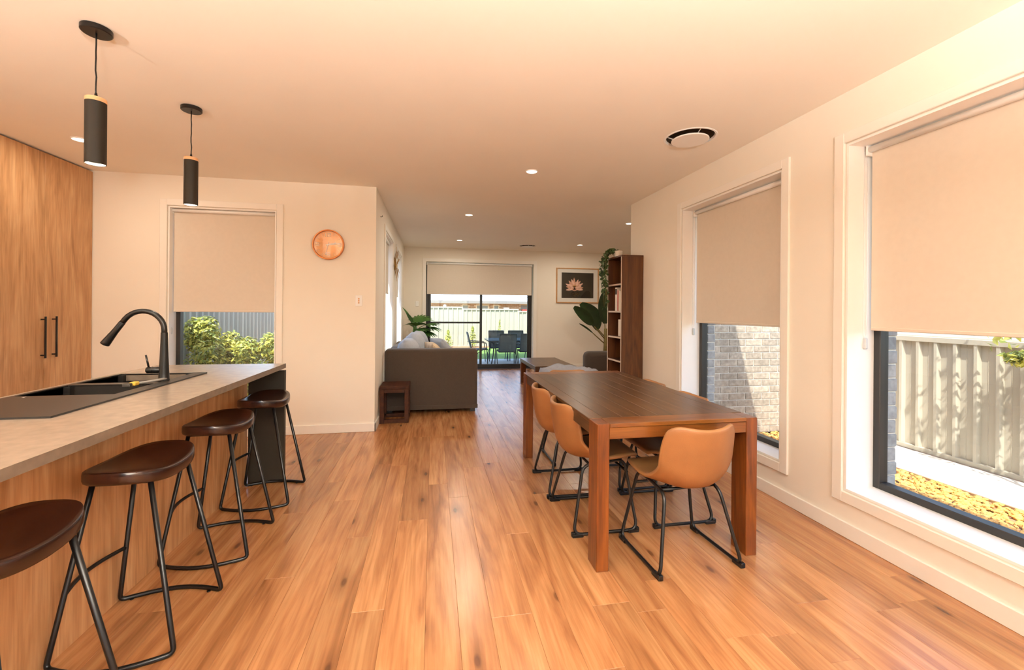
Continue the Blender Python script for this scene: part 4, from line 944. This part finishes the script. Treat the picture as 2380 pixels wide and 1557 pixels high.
# pebbles: one joined heap
b = BM(); rg = random.Random(21)
ico = BM(); bmesh.ops.create_icosphere(ico, subdivisions=1, radius=1.0); iv = [v.co.copy() for v in ico.verts]; ifc = [[v.index for v in f.verts] for f in ico.faces]; ico.free()
me = bpy.data.meshes.new('gravel'); V3, F3 = [], []
for _ in range(7500):
    x, y = rg.uniform(3.0, 4.57), rg.uniform(.9, 4.77); s = rg.uniform(.013, .027); rot = Matrix.Rotation(rg.uniform(0, 6.28), 3, 'Z') @ Matrix.Rotation(rg.uniform(-.5, .5), 3, 'X'); o0 = len(V3)
    sc = Vector((s * rg.uniform(.8, 1.5), s, s * rg.uniform(.45, .7))); z = GZ - .012 + rg.uniform(0, .022)
    V3 += [tuple(rot @ Vector((q.x * sc.x, q.y * sc.y, q.z * sc.z)) + Vector((x, y, z))) for q in iv]; F3 += [[k + o0 for k in f] for f in ifc]
me.from_pydata(V3, [], F3); me.materials.append(GRAVEL); o = bpy.data.objects.new('gravel', me); link(o); tag(o, 'yellow pebble gravel strip outside the right windows', 'gravel', kind='stuff')
# fences: sheet bays, posts and rails as parts
def fence(name, axis, pos, side, a0, bays, pitch, m, label, z0=GZ):
    """runs along `axis` (0=x,1=y) at pos; `side` is the direction the ribs stand out; bays: list of (length, top)"""
    Fn = empty(name, label=label, cat='fence'); a = a0; dep = .040
    def pt(s, d, z): return (s, pos + side * d, z) if axis == 0 else (pos + side * d, s, z)
    def bx(nm, s0, s1, d0, d1, zz0, zz1):
        q0, q1 = pt(s0, d0, zz0), pt(s1, d1, zz1); return boxo(nm, q0[0], q1[0], q0[1], q1[1], zz0, zz1, m, Fn, .002)
    for bi, (ln, zt) in enumerate(bays):
        n = round(ln / pitch); pw = ln / n; prof = []
        for k in range(n):
            s = a + k * pw
            prof += [(s, 0), (s + .36 * pw, 0), (s + .39 * pw, .004), (s + .42 * pw, 0), (s + .70 * pw, 0), (s + .78 * pw, dep), (s + .94 * pw, dep)]
        prof.append((a + ln, 0)); bm = BM()
        lo_ = [bm.verts.new(pt(s, d, z0)) for s, d in prof]; hi_ = [bm.verts.new(pt(s, d, zt - .01)) for s, d in prof]
        for k in range(len(prof) - 1): bm.faces.new((lo_[k], lo_[k + 1], hi_[k + 1], hi_[k]))
        obj('sheet', bm, m, Fn)
        bx('top_rail', a, a + ln, -.03, .045, zt - .055, zt); bx('bottom_rail', a, a + ln, -.03, .045, z0, z0 + .045)
        bx('post', a - .03, a + .03, -.032, .05, z0, zt + .004)
        a += ln
    bx('post', a - .03, a + .03, -.032, .05, z0, bays[-1][1])
fence('side_fence', 1, 5.44, -1, -4.40, [(2.365, 1.09), (2.365, 1.09), (2.365, 1.09), (2.1, 1.09)], .175, FENCEM, 'tan steel side fence outside the right windows with leaf shadows on it')
fence('rear_fence', 0, 17.80, -1, -3.36, [(2.22, 1.55), (2.36, 1.45), (2.365, 1.375), (2.365, 1.29), (2.365, 1.22)], .19, FENCEB, 'cream steel fence across the back yard behind the lawn')
fence('boundary_fence', 1, -3.42, 1, 5.6, [(2.82, 1.75), (2.4, 1.70), (2.4, 1.65), (2.4, 1.6), (2.08, 1.55)], .166, FENCEG, 'grey steel fence behind the leafy bushes outside the kitchen window')
# bushes outside the kitchen window
def bush(name, loc, blobs, n, size, seed, label, m, group=None, stem=True):
    Bu = empty(name, loc, label=label, cat='bush', group=group); r_ = random.Random(seed); b = BM()
    for (cx_, cy_, cz_, rx, ry, rz) in blobs: leaf_cloud(b, (cx_, cy_, cz_), (rx, ry, rz), n, size, r_, len(m), .35)
    o = obj('foliage', b, m, Bu); o['kind'] = 'stuff'
    b = BM(); c0 = blobs[0]; tube(b, [(0, 0, 0), (c0[0] * .4, c0[1] * .4, c0[2] * .6), (c0[0], c0[1], c0[2])], [.02, .015, .008], 6)
    for c_ in blobs[1:]: tube(b, [(c0[0] * .3, c0[1] * .3, c0[2] * .3), c_[:3]], [.012, .006], 5)
    obj('stem', b, STEMM, Bu); return Bu
for (loc, blobs, seed, lab, ms) in (
    ((-3.08, 6.45, GZ), [(-.02, .1, .58, .27, .34, .56), (.0, .1, 1.20, .16, .2, .24), (-.14, .1, 1.18, .12, .2, .24), (.08, 0, .92, .17, .3, .28)], 1, 'tall leafy green shrub at the left side of the kitchen window view', [BUSH, BUSHY]),
    ((-2.86, 6.85, GZ), [(0, 0, .50, .24, .3, .46), (-.04, 0, 1.0, .15, .18, .22), (.02, 0, .74, .22, .24, .3)], 2, 'yellow green shrub in the middle of the kitchen window view', [BUSHY, BUSH]),
    ((-2.60, 6.70, GZ), [(0, 0, .5, .24, .3, .48), (-.02, 0, .92, .17, .2, .22)], 3, 'sunlit low shrub right of centre in the kitchen window view', [BUSHY, BUSH]),
    ((-2.27, 6.80, GZ), [(0, 0, .5, .26, .28, .5), (-.08, 0, .98, .16, .18, .22), (.16, 0, .75, .14, .2, .3)], 4, 'leafy shrub at the right edge of the kitchen window view', [BUSHY, BUSH]),
    ((-2.95, 7.9, GZ), [(0, 0, .5, .4, .4, .5), (.4, .5, .60, .3, .4, .5)], 5, 'shaded green shrub behind the others against the boundary fence', [BUSH])):
    bush('shrub', loc, blobs, 680, .068, seed, lab, ms, 'shrubs outside the kitchen window')
# back yard conifers
for i, (x, y, h_, lab) in enumerate(((.60, 17.2, .72, 'small yellow green conifer by the cream fence, left pane of the sliding door'), (1.58, 17.2, .86, 'small yellow green conifer by the cream fence, beside the door centre frame'), (2.70, 17.3, 1.15, 'thin yellow sapling by the cream fence above the outdoor table'))):
    t = .5 if i == 2 else 1.0
    bush('garden_conifer', (x, y, GZ), [(0, 0, h_ * .28, .21 * t, .2 * t, h_ * .28), (0, 0, h_ * .58, .14 * t, .13 * t, h_ * .22), (0, 0, h_ * .86, .06 * t, .06 * t, h_ * .16)], 150 if i < 2 else 60, .07, 30 + i, lab, [BUSHY, BUSH], 'small conifers along the back fence')
# tree over the side fence: throws its leaf shadows on the fence
bush('side_tree', (5.12, 2.6, GZ), [(-.05, .22, 1.55, .22, .40, .40), (-.1, -.35, 1.75, .28, .45, .50), (-.1, -.1, 2.35, .40, .6, .40), (.05, .28, 1.16, .10, .12, .07), (0, -.7, 1.35, .2, .3, .35)], 170, .085, 50, 'leafy tree branch hanging over the tan side fence', [BUSHY, BUSH])
# outdoor dining set
OTb = empty('outdoor_table', (2.27, 12.33, GZ), label='outdoor table with a blue grey glass top on the patio', cat='table')
boxo('glass_top', -.74, .74, -.51, .51, .672, .684, TABLEGLASS, OTb, .003)
b = BM(); frame_rect(b, 1, -.51, .51, -.74, .74, .63, .67, .02)
b.free(); b = BM()
for (q0, q1) in (((-.72, -.49), (.72, -.49)), ((.72, -.49), (.72, .49)), ((.72, .49), (-.72, .49)), ((-.72, .49), (-.72, -.49))): tube(b, [(*q0, .655), (*q1, .655)], .018, 8)
obj('top_frame', b, STEELG, OTb)
for sx in (-1, 1):
    for sy in (-1, 1):
        b = BM(); tube(b, fillet([(sx * .70, sy * .47, .655), (sx * .56, sy * .36, .58), (sx * .58, sy * .38, .30), (sx * .64, sy * .44, 0)], .1, 4), .018, 8); obj('leg', b, STEELG, OTb)
def make_patio_chair():
    R = empty('patio_chair')
    b = BM()
    prof = [(.25, .405), (.20, .415), (0, .40), (-.18, .385), (-.225, .42), (-.26, .55), (-.30, .70), (-.33, .88)]
    rows = [[b.verts.new((u * .225, y, z)) for u in (-1, -.5, 0, .5, 1)] for (y, z) in prof]
    for i in range(len(rows) - 1):
        for k in range(4):
            f = b.faces.new((rows[i][k], rows[i][k + 1], rows[i + 1][k + 1], rows[i + 1][k])); f.smooth = True
    s_ = obj('sling', b, SLING, R); md = s_.modifiers.new('thick', 'SOLIDIFY'); md.thickness = .006
    for s in (-1, 1):
        b = BM(); tube(b, fillet([(s * .235, .25, .405), (s * .235, 0, .395), (s * .235, -.20, .385), (s * .235, -.33, .885)], .06, 4), .013, 8); obj('side_rail', b, STEELG, R)
        b = BM(); tube(b, fillet([(s * .28, .24, 0), (s * .265, .20, .60), (s * .265, -.20, .62), (s * .265, -.29, .60)], .06, 4), .013, 8); obj('arm', b, STEELG, R)
        b = BM(); tube(b, fillet([(s * .25, .10, .40), (s * .28, -.12, .25), (s * .28, -.30, 0)], .06, 4), .013, 8); obj('leg', b, STEELG, R)
    b = BM(); tube(b, [(-.235, -.33, .885), (.235, -.33, .885)], .013, 8); obj('top_rail', b, STEELG, R)
    b = BM(); tube(b, [(-.24, .22, .395), (.24, .22, .395)], .011, 8); tube(b, [(-.24, -.17, .375), (.24, -.17, .375)], .011, 8); obj('crossbar', b, STEELG, R)
    return R
pc = make_patio_chair()
for i, (x, y, rz, lab) in enumerate(((2.02, 11.74, 0, 'dark mesh patio chair, back to the door, in the middle of the right pane'), (2.62, 11.74, -.02, 'dark mesh patio chair, back to the door, cut by the right door frame'), (1.94, 12.80, PI, 'dark mesh patio chair across the outdoor table, left of the pair'), (2.56, 12.80, PI, 'dark mesh patio chair across the outdoor table, right of the pair'), (1.30, 12.30, -PI / 2, 'dark mesh patio chair side on at the end of the outdoor table'))):
    o = pc if i == 0 else copy_tree(pc); o.location = (x, y, GZ); o.rotation_euler = (0, 0, rz); tag(o, lab, 'chair', 'patio chairs round the outdoor table')
# neighbour's house
NH = empty('neighbour_house', (2.5, 24.0, 0), label='brick house with a pale metal roof beyond the back fence', cat='house')
def nh(name, x0, x1, y0, y1, z0, z1, m, par=NH): return boxo(name, x0 - 2.5, x1 - 2.5, y0 - 24, y1 - 24, z0, z1, m, par)
k_ = 23 / 21
wl = nh('wall', -.2, 9.5, 23.1, 23.4, GZ, 1.66, HOUSEM)
b = BM(); r_ = random.Random(8)
for r in range(8):
    z0 = .98 + r * .086; x = -.2 + (.12 if r % 2 else 0)
    while x < 9.3:
        if not any(a < x + .115 < e for (a, e) in ((1.50, 1.90), (2.25, 3.0), (3.22, 3.58), (4.76, 9.5))): box(b, x - 2.5, x - 2.5 + .222, 23.085 - 24, 23.11 - 24, z0, z0 + .072)
        x += .24
o = obj('bricks', b, HOUSEB, NH); o['kind'] = 'stuff'
for (x0, x1) in ((1.52, 1.88), (2.28, 2.98), (3.24, 3.56)):
    f = nh('window', x0, x1, 23.04, 23.12, .3, 1.60, CREAM); nh('window_glass', x0 + .05, x1 - .05, 23.03, 23.045, .35, 1.55, HWIN, f)
nh('porch_wall', 4.78, 9.4, 23.06, 23.12, GZ, 1.58, FASCIA); nh('meter_box', 3.80, 4.12, 23.02, 23.11, 1.05, 1.46, WHITEP); nh('red_bin', 4.80, 5.08, 22.7, 22.95, GZ, 1.37, REDP)
nh('gutter', -.5, 10, 22.45, 22.55, 1.66, 1.80, FASCIA); nh('soffit', -.5, 10, 22.55, 23.1, 1.64, 1.70, CREAM)
b = BM(); vv = [b.verts.new(q) for q in ((-3.0, -1.5, 1.80), (7.5, -1.5, 1.80), (7.5, 4.5, 4.2), (-.6, 4.5, 4.2))]; b.faces.new(vv); vv2 = [b.verts.new(q) for q in ((-3.0, -1.5, 1.80), (-.6, 4.5, 4.2), (-3.0, 8.0, 1.80))]; b.faces.new(vv2)
o = obj('roof', b, ROOFM, NH); md = o.modifiers.new('thick', 'SOLIDIFY'); md.thickness = .05
b = BM(); tube(b, [(-2.1, -.98, 2.05), (7.4, -.98, 2.05)], .018, 6); obj('roof_rail', b, FASCIA, NH)
b = BM(); lathe(b, [(.001, 0), (.09, .01), (.05, .05)], 16, (-1.9, -1.4, 1.52), axis='Y'); obj('satellite_dish', b, WHITEP, NH)
